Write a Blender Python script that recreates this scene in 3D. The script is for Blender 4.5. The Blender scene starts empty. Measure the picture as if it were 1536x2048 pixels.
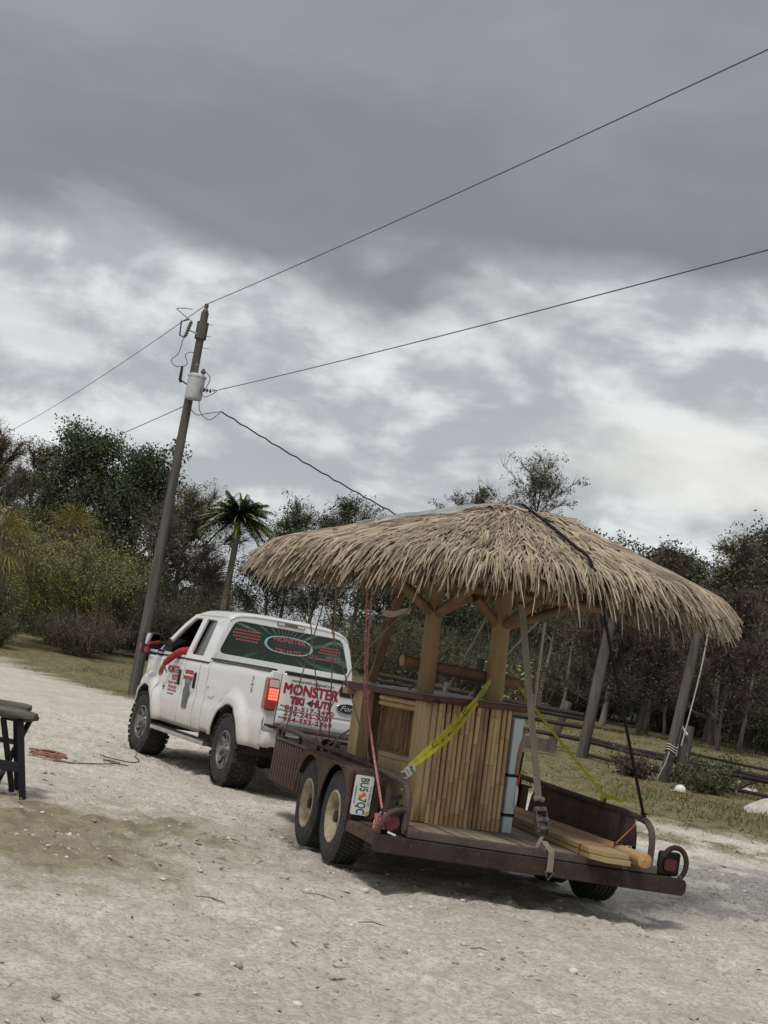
import bpy, bmesh, math, random
import numpy as np
from mathutils import Matrix, Vector

random.seed(7)
RNG = np.random.default_rng(11)
R = math.radians
S = bpy.context.scene
COL = S.collection

# ------------------------------------------------------------------ camera
cam_d = bpy.data.cameras.new("camera")
cam = bpy.data.objects.new("camera", cam_d)
COL.objects.link(cam)
S.camera = cam
cam_d.sensor_fit = 'VERTICAL'
cam_d.sensor_height = 36.0
cam_d.lens = 36.0 * 2960.0 / 2048.0
cam_d.clip_start = 0.1
cam_d.clip_end = 5000.0
ROLL, PITCH, EYE = R(10.0), math.atan(348 / 2960.0), 1.42
_fw = Vector((0, math.cos(PITCH), math.sin(PITCH)))
_u0 = Vector((0, -math.sin(PITCH), math.cos(PITCH)))
_r0 = Vector((1, 0, 0))
_rt = _r0 * math.cos(ROLL) + _u0 * math.sin(ROLL)
_up = _u0 * math.cos(ROLL) - _r0 * math.sin(ROLL)
cam.matrix_world = Matrix(((_rt.x, _up.x, -_fw.x, 0), (_rt.y, _up.y, -_fw.y, 0),
                           (_rt.z, _up.z, -_fw.z, EYE), (0, 0, 0, 1)))
S.render.resolution_x, S.render.resolution_y = 768, 1024

# ------------------------------------------------------------------ sky, sun, exposure
SUN_EL, SUN_AZ = R(58), R(205)          # azimuth clockwise from +Y
W = bpy.data.worlds.new("World")
S.world = W
W.use_nodes = True
nt = W.node_tree
nt.nodes.clear()


class NG:
    """small helper for wiring nodes"""

    def __init__(s, tree):
        s.t = tree

    def n(s, typ, **kw):
        nd = s.t.nodes.new(typ)
        for k, v in kw.items():
            setattr(nd, k, v)
        return nd

    def l(s, a, b):
        s.t.links.new(a, b)

    def val(s, sock, v):
        if hasattr(v, 'is_output') or isinstance(v, bpy.types.NodeSocket):
            s.l(v, sock)
        else:
            sock.default_value = v

    def m(s, op, a, b=None, c=None, clamp=False):
        nd = s.n('ShaderNodeMath', operation=op)
        nd.use_clamp = clamp
        s.val(nd.inputs[0], a)
        if b is not None:
            s.val(nd.inputs[1], b)
        if c is not None:
            s.val(nd.inputs[2], c)
        return nd.outputs[0]

    def noise(s, vec, scale, detail=4, rough=0.55, dist=0.0):
        nd = s.n('ShaderNodeTexNoise')
        if vec is not None:
            s.l(vec, nd.inputs['Vector'])
        nd.inputs['Scale'].default_value = scale
        nd.inputs['Detail'].default_value = detail
        nd.inputs['Roughness'].default_value = rough
        nd.inputs['Distortion'].default_value = dist
        return nd.outputs['Fac']

    def ss(s, x, a, b):
        nd = s.n('ShaderNodeMapRange', interpolation_type='SMOOTHSTEP')
        s.val(nd.inputs[0], x)
        nd.inputs[1].default_value = a
        nd.inputs[2].default_value = b
        return nd.outputs[0]

    def mapv(s, vec, scale=(1, 1, 1), loc=(0, 0, 0), rot=(0, 0, 0)):
        nd = s.n('ShaderNodeMapping')
        s.l(vec, nd.inputs[0])
        nd.inputs['Location'].default_value = loc
        nd.inputs['Rotation'].default_value = rot
        nd.inputs['Scale'].default_value = scale
        return nd.outputs[0]

    def mix(s, f, a, b, typ='MIX'):
        nd = s.n('ShaderNodeMix', data_type='RGBA', blend_type=typ)
        s.val(nd.inputs[0], f)
        s.val(nd.inputs[6], a if not isinstance(a, tuple) else (*a[:3], 1))
        s.val(nd.inputs[7], b if not isinstance(b, tuple) else (*b[:3], 1))
        return nd.outputs[2]


g = NG(nt)
tc = g.n('ShaderNodeTexCoord')
dirv = tc.outputs['Generated']
sx = g.n('ShaderNodeSeparateXYZ')
g.l(dirv, sx.inputs[0])
dz = sx.outputs['Z']
sky = g.n('ShaderNodeTexSky', sky_type='NISHITA')
sky.sun_disc = False
sky.sun_elevation = SUN_EL
sky.sun_rotation = SUN_AZ
sky.dust_density = 2.0
# cloud noises in direction space, flattened towards the horizon
wide = g.noise(g.mapv(dirv, (2.2, 2.2, 5.0), (3.1, 0.4, 1.3)), 1.6, 5, 0.5, 0.3)
lump = g.noise(g.mapv(dirv, (6, 6, 11), (1.7, 2.9, 0.2)), 1.5, 7, 0.54, 0.25)
lump_up = g.noise(g.mapv(dirv, (6, 6, 11), (1.67, 2.9, 0.46)), 1.5, 7, 0.54, 0.25)
fine = g.noise(g.mapv(dirv, (10, 10, 15), (0.3, 5.1, 2.2)), 2.2, 6, 0.58, 0.2)
streak = g.noise(g.mapv(dirv, (3.0, 3.0, 22), (7.3, 0.2, 4.0)), 1.3, 5, 0.55, 0.4)
# elevation of the deck's ragged lower edge
edge = g.m('ADD', dz, g.m('MULTIPLY', g.m('SUBTRACT', wide, 0.5), 0.22))
edge = g.m('ADD', edge, g.m('MULTIPLY', g.m('SUBTRACT', lump, 0.5), 0.07))
deck = g.ss(edge, 0.235, 0.285)
# broken bright clouds below the deck
lowf = g.m('ADD', g.m('MULTIPLY', lump, 0.66), g.m('MULTIPLY', fine, 0.34))
# lit upper rims: density falls off just above a billow
rim = g.m('MULTIPLY', g.m('SUBTRACT', lump, lump_up), 0.7)
lowf = g.ss(g.m('ADD', lowf, rim), 0.37, 0.66)
low = g.mix(lowf, (0.345, 0.36, 0.375), (0.635, 0.645, 0.64))
shade = g.ss(streak, 0.42, 0.66)
low = g.mix(g.m('MULTIPLY', shade, 0.3), low, (0.30, 0.315, 0.33))
# paler, bluer band of thin cloud close to the horizon
hz = g.ss(dz, 0.13, 0.03)
low = g.mix(g.m('MULTIPLY', hz, 0.7), low, (0.345, 0.37, 0.40))
# break in the cloud on the right where the sun shows through
dotn = g.n('ShaderNodeVectorMath', operation='DISTANCE')
g.l(g.mapv(dirv, (1, 1, 2.6)), dotn.inputs[0])
dotn.inputs[1].default_value = (0.20, 0.964, 0.181 * 2.6)
glow = g.ss(g.m('ADD', dotn.outputs['Value'], g.m('MULTIPLY', g.m('SUBTRACT', fine, 0.5), 0.16)), 0.13, 0.0)
low = g.mix(g.m('MULTIPLY', glow, 0.8), low, (0.68, 0.67, 0.61))
# the deck itself, lighter towards the zenith
dk = g.mix(g.ss(wide, 0.3, 0.72), (0.20, 0.208, 0.218), (0.25, 0.26, 0.272))
dk = g.mix(g.m('MULTIPLY', g.ss(lump, 0.4, 0.7), 0.25), dk, (0.30, 0.315, 0.335))
dk = g.mix(g.m('MULTIPLY', g.ss(edge, 0.40, 0.27), 0.55), dk, (0.165, 0.17, 0.176))
dk = g.mix(g.ss(dz, 0.45, 0.95), dk, (0.46, 0.47, 0.485))
cl = g.mix(deck, low, dk)
cl10 = g.n('ShaderNodeVectorMath', operation='SCALE')
g.l(cl, cl10.inputs[0])
cl10.inputs['Scale'].default_value = 10.0
skymix = g.mix(0.93, sky.outputs[0], cl10.outputs[0])
bg = g.n('ShaderNodeBackground')
bg.inputs['Strength'].default_value = 0.1
g.l(skymix, bg.inputs[0])
ow = g.n('ShaderNodeOutputWorld')
g.l(bg.outputs[0], ow.inputs[0])

sun_d = bpy.data.lights.new("sun", 'SUN')
sun_d.energy = 1.5
sun_d.angle = R(14)
sun_d.color = (1.0, 0.965, 0.91)
sun = bpy.data.objects.new("sun", sun_d)
COL.objects.link(sun)
_sd = Vector((math.sin(SUN_AZ) * math.cos(SUN_EL), math.cos(SUN_AZ) * math.cos(SUN_EL), math.sin(SUN_EL)))
sun.rotation_euler = (-_sd).to_track_quat('-Z', 'Y').to_euler()

S.view_settings.view_transform = 'Standard'
S.view_settings.look = 'None'
S.view_settings.gamma = 1.0
S.view_settings.exposure = 0.40
S.view_settings.use_curve_mapping = False
S.render.engine = 'CYCLES'

# ------------------------------------------------------------------ materials
MATS = {}


def mat(name, col, rough=0.8, metal=0.0, var=0.0, vscale=6.0, col2=None, bump=0.0, bscale=40.0,
        island=0.0, emit=None, spec=0.5, stretch=(1, 1, 1), coat=0.0, trans=0.0, rvar=0.0):
    """procedural material: base colour mixed by noise, per-piece variation, fine bump"""
    if name in MATS:
        return MATS[name]
    m = bpy.data.materials.new(name)
    m.use_nodes = True
    t = m.node_tree
    t.nodes.clear()
    q = NG(t)
    b = q.n('ShaderNodeBsdfPrincipled')
    o = q.n('ShaderNodeOutputMaterial')
    q.l(b.outputs[0], o.inputs[0])
    b.inputs['Roughness'].default_value = rough
    b.inputs['Metallic'].default_value = metal
    b.inputs['Specular IOR Level'].default_value = spec
    if coat:
        b.inputs['Coat Weight'].default_value = coat
        b.inputs['Coat Roughness'].default_value = 0.06
    if trans:
        b.inputs['Transmission Weight'].default_value = trans
    if emit:
        b.inputs['Emission Color'].default_value = (*emit[:3], 1)
        b.inputs['Emission Strength'].default_value = emit[3]
    c = q.n('ShaderNodeTexCoord')
    vec = q.mapv(c.outputs['Object'], stretch)
    colr = (*col, 1)
    if var or col2:
        f = q.ss(q.noise(vec, vscale, 6, 0.6), 0.32, 0.68)
        c2 = col2 if col2 else tuple(max(0, x * (1 - var)) for x in col)
        colr = q.mix(f, (*col, 1), (*c2, 1))
        if rvar:
            b_r = q.m('ADD', q.m('MULTIPLY', f, rvar), rough - rvar / 2)
            q.l(b_r, b.inputs['Roughness'])
    if island:
        ge = q.n('ShaderNodeNewGeometry')
        oi = q.n('ShaderNodeObjectInfo')
        rr = q.m('FRACT', q.m('ADD', ge.outputs['Random Per Island'], oi.outputs['Random']))
        k = q.m('ADD', q.m('MULTIPLY', rr, 2 * island), 1 - island)
        hs = q.n('ShaderNodeHueSaturation')
        q.val(hs.inputs['Value'], k)
        q.val(hs.inputs['Hue'], q.m('ADD', q.m('MULTIPLY', rr, 0.03), 0.485))
        q.val(hs.inputs['Color'], colr)
        colr = hs.outputs[0]
    q.val(b.inputs['Base Color'], colr)
    if bump:
        bn = q.n('ShaderNodeBump')
        bn.inputs['Strength'].default_value = bump
        bn.inputs['Distance'].default_value = 0.01
        q.l(q.noise(vec, bscale, 6, 0.65), bn.inputs['Height'])
        q.l(bn.outputs[0], b.inputs['Normal'])
    MATS[name] = m
    return m


# ------------------------------------------------------------------ mesh helpers
def vec(*a):
    return np.array(a, float)


class MB:
    def __init__(s):
        s.v, s.f = [], []

    def add(s, vs, fs):
        o = len(s.v)
        s.v.extend([tuple(map(float, p)) for p in vs])
        s.f.extend([tuple(i + o for i in q) for q in fs])
        return s

    def box(s, x0, x1, y0, y1, z0, z1):
        vs = [(x, y, z) for z in (z0, z1) for y in (y0, y1) for x in (x0, x1)]
        return s.add(vs, [(0, 2, 3, 1), (4, 5, 7, 6), (0, 1, 5, 4), (2, 6, 7, 3), (0, 4, 6, 2), (1, 3, 7, 5)])

    def obox(s, a, b, w, h, up=(0, 0, 1)):
        """box running from a to b, width w across and height h along up"""
        a, b = vec(*a), vec(*b)
        d = b - a
        d /= np.linalg.norm(d)
        side = np.cross(d, vec(*up))
        side /= np.linalg.norm(side) + 1e-9
        u = np.cross(side, d)
        vs = [p + side * i * w / 2 + u * j * h / 2 for p in (a, b) for j in (-1, 1) for i in (-1, 1)]
        return s.add(vs, [(0, 2, 3, 1), (4, 5, 7, 6), (0, 1, 5, 4), (2, 6, 7, 3), (0, 4, 6, 2), (1, 3, 7, 5)])

    def tube(s, pts, rad, n=8, cap=True):
        P = np.array(pts, float)
        m = len(P)
        r = np.full(m, rad, float) if np.isscalar(rad) else np.array(rad, float)
        tg = np.gradient(P, axis=0)
        tg /= np.linalg.norm(tg, axis=1)[:, None] + 1e-12
        ref = vec(0, 0, 1) if abs(tg[0][2]) < 0.9 else vec(1, 0, 0)
        u = np.cross(tg[0], ref)
        u /= np.linalg.norm(u)
        o = len(s.v)
        for i in range(m):
            u = u - tg[i] * (u @ tg[i])
            u /= np.linalg.norm(u) + 1e-12
            w = np.cross(tg[i], u)
            for k in range(n):
                a = 2 * math.pi * k / n
                s.v.append(tuple(P[i] + r[i] * (u * math.cos(a) + w * math.sin(a))))
        for i in range(m - 1):
            for k in range(n):
                k2 = (k + 1) % n
                s.f.append((o + i * n + k, o + i * n + k2, o + (i + 1) * n + k2, o + (i + 1) * n + k))
        if cap:
            s.f.append(tuple(o + k for k in range(n))[::-1])
            s.f.append(tuple(o + (m - 1) * n + k for k in range(n)))
        return s

    def lathe(s, prof, axis='x', n=32, c=(0, 0, 0), closed=False):
        """prof = [(along axis, radius)...]"""
        o = len(s.v)
        m = len(prof)
        for (h, r) in prof:
            for k in range(n):
                a = 2 * math.pi * k / n
                p = {'x': (h, r * math.cos(a), r * math.sin(a)), 'y': (r * math.cos(a), h, r * math.sin(a)),
                     'z': (r * math.cos(a), r * math.sin(a), h)}[axis]
                s.v.append((p[0] + c[0], p[1] + c[1], p[2] + c[2]))
        for i in range(m if closed else m - 1):
            j = (i + 1) % m
            for k in range(n):
                k2 = (k + 1) % n
                s.f.append((o + i * n + k, o + i * n + k2, o + j * n + k2, o + j * n + k))
        return s

    def grid(s, fn, nu, nv):
        o = len(s.v)
        for i in range(nu + 1):
            for j in range(nv + 1):
                s.v.append(tuple(map(float, fn(i / nu, j / nv))))
        for i in range(nu):
            for j in range(nv):
                a = o + i * (nv + 1) + j
                s.f.append((a, a + nv + 1, a + nv + 2, a + 1))
        return s

    def prism(s, poly, axis, a, b):
        """extrude a polygon (2-D points in the two other axes) along axis from a to b"""
        def mk(p, h):
            return {'x': (h, p[0], p[1]), 'y': (p[0], h, p[1]), 'z': (p[0], p[1], h)}[axis]
        n = len(poly)
        vs = [mk(p, a) for p in poly] + [mk(p, b) for p in poly]
        fs = [tuple(range(n))[::-1], tuple(range(n, 2 * n))] + [(i, (i + 1) % n, n + (i + 1) % n, n + i) for i in range(n)]
        return s.add(vs, fs)

    def mesh(s, name, smooth=True, ang=40, recalc=True):
        me = bpy.data.meshes.new(name)
        me.from_pydata(s.v, [], s.f)
        if recalc:
            bm = bmesh.new()
            bm.from_mesh(me)
            bmesh.ops.recalc_face_normals(bm, faces=bm.faces)
            bm.to_mesh(me)
            bm.free()
        if smooth:
            me.shade_smooth()
            me.set_sharp_from_angle(angle=R(ang))
        return me

    def build(s, name, m, parent=None, smooth=True, bevel=0, solid=0, ang=40, recalc=True):
        o = bpy.data.objects.new(name, s.mesh(name, smooth, ang, recalc))
        if m is not None:
            o.data.materials.append(m)
        COL.objects.link(o)
        if parent is not None:
            o.parent = parent
        if solid:
            sm = o.modifiers.new('Solidify', 'SOLIDIFY')
            sm.thickness = abs(solid)
            sm.offset = -1 if solid > 0 else 1
        if bevel:
            bv = o.modifiers.new('Bevel', 'BEVEL')
            bv.width = bevel
            bv.segments = 2
            bv.limit_method = 'ANGLE'
            bv.angle_limit = R(35)
        return o


def fast_mesh(name, V, F, m, parent=None, smooth=False):
    """numpy arrays straight into a mesh: V (n,3), F (k,3|4)"""
    V = np.asarray(V, np.float32)
    F = np.asarray(F, np.int32)
    me = bpy.data.meshes.new(name)
    me.vertices.add(len(V))
    me.vertices.foreach_set('co', V.ravel())
    k = F.shape[1]
    me.loops.add(F.size)
    me.loops.foreach_set('vertex_index', F.ravel())
    me.polygons.add(len(F))
    me.polygons.foreach_set('loop_start', np.arange(0, F.size, k, dtype=np.int32))
    me.update(calc_edges=True)
    if smooth:
        me.shade_smooth()
    me.materials.append(m)
    o = bpy.data.objects.new(name, me)
    COL.objects.link(o)
    if parent is not None:
        o.parent = parent
    return o


def tag(o, label, cat, group=None, kind=None):
    o['label'] = label
    o['category'] = cat
    if group:
        o['group'] = group
    if kind:
        o['kind'] = kind
    return o


def empty(name, loc, rot=(0, 0, 0), label=None, cat=None, group=None):
    o = bpy.data.objects.new(name, None)
    o.empty_display_size = 0.2
    o.location = loc
    o.rotation_euler = rot
    COL.objects.link(o)
    if label:
        tag(o, label, cat, group)
    return o


def inst(src, parent=None, loc=(0, 0, 0), rot=(0, 0, 0), scale=(1, 1, 1), m=None):
    """another object sharing src's mesh"""
    o = src.copy()
    COL.objects.link(o)
    o.parent = parent
    o.location, o.rotation_euler, o.scale = loc, rot, scale
    return o


def text(name, s, size, m, parent, mtx, extrude=0.001, align='CENTER', sx=1.0, shear=0.0, bold=0.0):
    """flat lettering as a mesh; mtx places text x,y into its parent's space"""
    cu = bpy.data.curves.new(name, 'FONT')
    cu.body = s
    cu.size = size
    cu.align_x = align
    cu.align_y = 'CENTER'
    cu.extrude = extrude
    cu.shear = shear
    cu.resolution_u = 3
    tmp = bpy.data.objects.new(name + '_tmp', cu)
    COL.objects.link(tmp)
    dg = bpy.context.evaluated_depsgraph_get()
    me = bpy.data.meshes.new_from_object(tmp.evaluated_get(dg))
    bpy.data.objects.remove(tmp)
    bpy.data.curves.remove(cu)
    me.transform(Matrix.Diagonal((sx, 1, 1, 1)))
    if bold:                       # heavier strokes: the same outline laid down a few times, slightly shifted
        bm = bmesh.new()
        for k, (ox, oy) in enumerate(((-1, -1), (1, -1), (1, 1), (-1, 1))):
            t_ = me.copy()
            t_.transform(Matrix.Translation((ox * bold, oy * bold, k * 0.00015)))
            bm.from_mesh(t_)
            bpy.data.meshes.remove(t_)
        bm.to_mesh(me)
        bm.free()
    me.transform(mtx)
    me.name = name
    me.materials.clear()
    me.materials.append(m)
    o = bpy.data.objects.new(name, me)
    COL.objects.link(o)
    o.parent = parent
    return o


def basis(o, ax, ay):
    """matrix whose local x runs along ax and local y along ay, origin o"""
    ax, ay = Vector(ax).normalized(), Vector(ay).normalized()
    az = ax.cross(ay)
    return Matrix(((ax.x, ay.x, az.x, o[0]), (ax.y, ay.y, az.y, o[1]), (ax.z, ay.z, az.z, o[2]), (0, 0, 0, 1)))


def sstep(a, b, x):
    t = np.clip((x - a) / (b - a), 0, 1)
    return t * t * (3 - 2 * t)


_P = RNG.random((256, 256))


def vnoise(x, y):
    xi, yi = np.floor(x).astype(int), np.floor(y).astype(int)
    fx, fy = x - xi, y - yi
    fx, fy = fx * fx * (3 - 2 * fx), fy * fy * (3 - 2 * fy)
    a, b = _P[xi % 256, yi % 256], _P[(xi + 1) % 256, yi % 256]
    c, d = _P[xi % 256, (yi + 1) % 256], _P[(xi + 1) % 256, (yi + 1) % 256]
    return (a * (1 - fx) + b * fx) * (1 - fy) + (c * (1 - fx) + d * fx) * fy


def fbm(x, y, o=4):
    s, a, t = 0, 0.5, 0
    for _ in range(o):
        s = s + a * vnoise(x, y)
        t += a
        x, y, a = x * 2.03 + 17.3, y * 2.03 + 5.1, a * 0.5
    return s / t
# ------------------------------------------------------------------ ground
def g_edge(x):
    return np.interp(x, [-60, -15.1, -10.2, -7, -5.2, -1, 2.9, 4.5, 5.6, 6.5, 14, 40, 120],
                     [150, 55.5, 47.8, 41.6, 36.7, 29, 23.0, 23.0, 22.5, 22.2, 17, 9, -20])


def terrain(x, y):
    x, y = np.asarray(x, float), np.asarray(y, float)
    wr = sstep(-7, 3, x)
    right = np.clip((y - 20) * 0.06, 0, None)
    right = np.minimum(right, 1.2 + 0.9 * sstep(38, 75, y))
    right = np.where(y < 21.5, 0.06 * np.clip(y - 18.5, 0, 3) ** 2 / 6, right)
    left = 1.0 * sstep(46, 68, y)
    return left * (1 - wr) + right * wr


def zones(x, y):
    n = fbm(x * 0.9, y * 0.9, 4) - 0.5
    n2 = fbm(x * 3.1 + 40, y * 3.1, 4) - 0.5
    d = y - g_edge(x)
    grass = sstep(-0.5, 0.9, d + n * 2.4 + n2 * 1.0)
    strip = sstep(1.0, 0.2, np.abs(y - (21.4 - 0.22 * (x - 3.5)) + n * 1.2)) * sstep(2.8, 4.0, x) * 0.75
    grass = np.maximum(grass, strip * sstep(-0.14, 0.04, n2))
    br = np.hypot((x + 2.2) / 1.7, (y - 11.0) / 2.5)
    brown = sstep(1.15, 0.45, br + n * 1.1 + n2 * 0.7)
    gv = np.hypot((x - 4.9) / 1.9, (y - 15.5) / 3.4)
    grav = sstep(1.1, 0.5, gv + n2 * 1.2)
    return grass, brown, grav


xs = np.concatenate([-np.geomspace(600, 6.2, 46), np.arange(-6, 8.01, 0.055), np.geomspace(8.2, 600, 46)])
ys = np.concatenate([[-400, -120, -40, -12, -4, 0, 2, 3.2], np.arange(4.0, 14, 0.05), np.arange(14, 27, 0.075),
                     np.geomspace(27.2, 900, 90)])
GX, GY = np.meshgrid(xs, ys, indexing='ij')
gz = terrain(GX, GY)
gr, brn, grv = zones(GX, GY)
near = sstep(70, 25, np.abs(GY)) * sstep(40, 12, np.abs(GX))
h = (fbm(GX * 0.55, GY * 0.55, 3) - 0.5) * 0.05
h += (fbm(GX * 2.2 + 9, GY * 2.2, 4) - 0.5) * 0.03
rid = np.abs(fbm(GX * 4.5 + 3, GY * 4.5 + 8, 4) - 0.5)
h += (0.06 - rid) * 0.24 * (0.35 + 0.65 * sstep(0.45, 0.62, fbm(GX * 0.7 + 50, GY * 0.7, 3))) * (1 - gr)
h += (fbm(GX * 8, GY * 8 + 30, 4) - 0.5) * 0.05 * (1 + 1.2 * brn + 1.5 * grv)
# wheel ruts the truck and trailer have pressed along their path
rx = GX - (1.19 - (GY - 12.4) * 0.33)
for off in (-1.08, 1.08):
    h -= 0.022 * np.exp(-((rx - off) / 0.2) ** 2) * sstep(3, 8, GY) * sstep(30, 22, GY)
gz = gz + h * near
nv = len(ys)
idx = np.arange(len(xs) * nv).reshape(len(xs), nv)
F = np.stack([idx[:-1, :-1], idx[1:, :-1], idx[1:, 1:], idx[:-1, 1:]], -1).reshape(-1, 4)
gm = bpy.data.materials.new('marl_ground')
gm.use_nodes = True
gm.node_tree.nodes.clear()
q = NG(gm.node_tree)
bs = q.n('ShaderNodeBsdfPrincipled')
bs.inputs['Roughness'].default_value = 0.95
bs.inputs['Specular IOR Level'].default_value = 0.15
om = q.n('ShaderNodeOutputMaterial')
q.l(bs.outputs[0], om.inputs[0])
at = q.n('ShaderNodeAttribute', attribute_name='zone')
sp = q.n('ShaderNodeSeparateColor')
q.l(at.outputs['Color'], sp.inputs[0])
co = q.n('ShaderNodeTexCoord').outputs['Object']
n1 = q.ss(q.noise(co, 0.55, 6, 0.62), 0.36, 0.66)
n2 = q.ss(q.noise(co, 3.3, 8, 0.68, 0.4), 0.38, 0.66)
n3 = q.ss(q.noise(co, 17, 6, 0.75, 0.6), 0.46, 0.62)
n4 = q.ss(q.noise(q.mapv(co, (0.7, 1.25, 1)), 44, 5, 0.85), 0.505, 0.575)
marl = q.mix(n1, (0.81, 0.765, 0.675), (0.68, 0.64, 0.555))
marl = q.mix(q.m('MULTIPLY', n2, 0.6), marl, (0.49, 0.445, 0.365))
marl = q.mix(q.m('MULTIPLY', n3, 0.52), marl, (0.36, 0.325, 0.265))
marl = q.mix(q.m('MULTIPLY', n4, 0.6), marl, (0.26, 0.23, 0.185))
dirt = q.mix(n2, (0.37, 0.305, 0.205), (0.235, 0.19, 0.12))
dirt = q.mix(q.m('MULTIPLY', n4, 0.4), dirt, (0.15, 0.12, 0.08))
gravc = q.mix(n3, (0.36, 0.345, 0.315), (0.17, 0.16, 0.145))
soil = q.mix(n2, (0.24, 0.20, 0.115), (0.115, 0.12, 0.05))
c1 = q.mix(q.m('MULTIPLY', sp.outputs[1], 0.92), marl, dirt)
c1 = q.mix(q.m('MULTIPLY', sp.outputs[2], 0.95), c1, gravc)
c1 = q.mix(sp.outputs[0], c1, soil)
q.l(c1, bs.inputs['Base Color'])
bn = q.n('ShaderNodeBump')
bn.inputs['Strength'].default_value = 0.8
bn.inputs['Distance'].default_value = 0.055
hh = q.m('ADD', q.m('MULTIPLY', q.noise(co, 14, 8, 0.7), 0.6), q.m('MULTIPLY', q.noise(co, 60, 6, 0.7), 0.35))
q.l(hh, bn.inputs['Height'])
q.l(bn.outputs[0], bs.inputs['Normal'])
ground = fast_mesh('ground', np.stack([GX, GY, gz], -1).reshape(-1, 3), F, gm, smooth=True)
ca = ground.data.color_attributes.new('zone', 'FLOAT_COLOR', 'POINT')
ca.data.foreach_set('color', np.stack([gr, brn, grv, np.ones_like(gr)], -1).astype(np.float32).ravel())
ground['kind'] = 'structure'


def gh(x, y):
    return float(terrain(x, y))


# grass blades: one uncountable mass on the verge and the paddock
def scatter_grass():
    pts = []
    for (x0, x1, y0, y1, n, dens_far) in ((-24, 2, 26, 62, 95000, 0), (0, 30, 19.5, 42, 170000, 0), (4, 30, 42, 72, 45000, 0)):
        x = RNG.uniform(x0, x1, n)
        y = RNG.uniform(y0, y1, n)
        gz_, _, _ = zones(x, y)
        keep = RNG.random(n) < gz_ * (0.25 + 1.1 * fbm(x * 0.6 + 80, y * 0.6, 3))
        pts.append(np.stack([x[keep], y[keep]], -1))
    P = np.concatenate(pts)
    n = len(P)
    z = terrain(P[:, 0], P[:, 1]) - 0.02
    tall = 0.6 + 0.9 * sstep(0.5, 0.75, fbm(P[:, 0] * 0.35 + 7, P[:, 1] * 0.35, 3))
    hgt = RNG.uniform(0.03, 0.10, n) * tall
    a = RNG.uniform(0, 2 * np.pi, n)
    w = RNG.uniform(0.006, 0.02, n)
    lean = RNG.normal(0, 0.05, (n, 2))
    base = np.stack([P[:, 0], P[:, 1], z], -1)
    dx = np.stack([np.cos(a) * w, np.sin(a) * w, np.zeros(n)], -1)
    tip = base + np.stack([lean[:, 0], lean[:, 1], hgt], -1)
    V = np.stack([base - dx, base + dx, tip], 1).reshape(-1, 3)
    Fg = np.arange(3 * n).reshape(n, 3)
    mg = mat('grass_blade', (0.13, 0.14, 0.05), 0.8, col2=(0.27, 0.225, 0.12), vscale=0.8, island=0.35, spec=0.1)
    o = fast_mesh('grass', V, Fg, mg)
    tag(o, 'short olive green grass on the verge and the paddock', 'grass', kind='stuff')


scatter_grass()


# loose stones and clods lying about on the marl
def scatter_stones():
    ico = bmesh.new()
    bmesh.ops.create_icosphere(ico, subdivisions=1, radius=1)
    iv = np.array([v.co for v in ico.verts])
    iF = np.array([[v.index for v in f.verts] for f in ico.faces])
    ico.free()
    n = 16000
    x = RNG.uniform(-5, 8, n * 2)
    y = 4 + 21 * RNG.random(n * 2) ** 1.5
    gz_, b_, g_ = zones(x, y)
    dens = (0.15 + 0.85 * sstep(0.5, 0.68, fbm(x * 0.8 + 11, y * 0.8, 3)) + 0.4 * b_ + 0.9 * g_) * (1 - gz_)
    k = (RNG.random(n * 2) < dens)
    x, y = x[k][:n], y[k][:n]
    n = len(x)
    s = np.clip(RNG.lognormal(-4.95, 0.6, n), 0.004, 0.04)
    xi = np.clip(np.searchsorted(xs, x) - 1, 0, len(xs) - 2)
    yi = np.clip(np.searchsorted(ys, y) - 1, 0, len(ys) - 2)
    z = gz[xi, yi]
    V = iv[None] * (s[:, None, None] * RNG.uniform(0.6, 1.35, (n, len(iv), 1)))
    V[:, :, 2] *= 0.5
    V += np.stack([x, y, z + s * 0.12], -1)[:, None]
    Fq = (iF[None] + (np.arange(n) * len(iv))[:, None, None]).reshape(-1, 3)
    ms = mat('marl_stone', (0.60, 0.56, 0.48), 0.95, island=0.42, col2=(0.42, 0.385, 0.32), vscale=9, bump=0.4, spec=0.1)
    o = fast_mesh('gravel', V.reshape(-1, 3), Fq, ms)
    tag(o, 'loose pale stones and clods strewn over the marl', 'gravel', kind='stuff')
    # bits of dry straw, bark and leaf litter
    n = 1500
    x = RNG.uniform(-4, 7, n)
    y = 4.5 + 17 * RNG.random(n) ** 1.3
    k = zones(x, y)[0] < 0.5
    x, y = x[k], y[k]
    n = len(x)
    xi = np.clip(np.searchsorted(xs, x) - 1, 0, len(xs) - 2)
    yi = np.clip(np.searchsorted(ys, y) - 1, 0, len(ys) - 2)
    z = gz[xi, yi] + 0.008
    a = RNG.uniform(0, np.pi, n)
    L = RNG.uniform(0.006, 0.03, n) * np.where(RNG.random(n) < 0.06, 2.0, 1.0)
    w = RNG.uniform(0.0012, 0.004, n)
    c = np.stack([x, y, z], -1)
    dl = np.stack([np.cos(a) * L, np.sin(a) * L, RNG.normal(0, 0.006, n)], -1)
    dw = np.stack([-np.sin(a) * w, np.cos(a) * w, RNG.normal(0.003, 0.003, n)], -1)
    V = np.stack([c - dl, c + dw, c + dl, c - dw], 1).reshape(-1, 3)
    o = fast_mesh('leaf_litter', V, np.arange(4 * n).reshape(n, 4),
                  mat('litter', (0.20, 0.155, 0.10), 0.9, island=0.5, spec=0.1))
    tag(o, 'scattered dry straw and bark bits on the marl', 'litter', kind='stuff')


scatter_stones()
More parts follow.
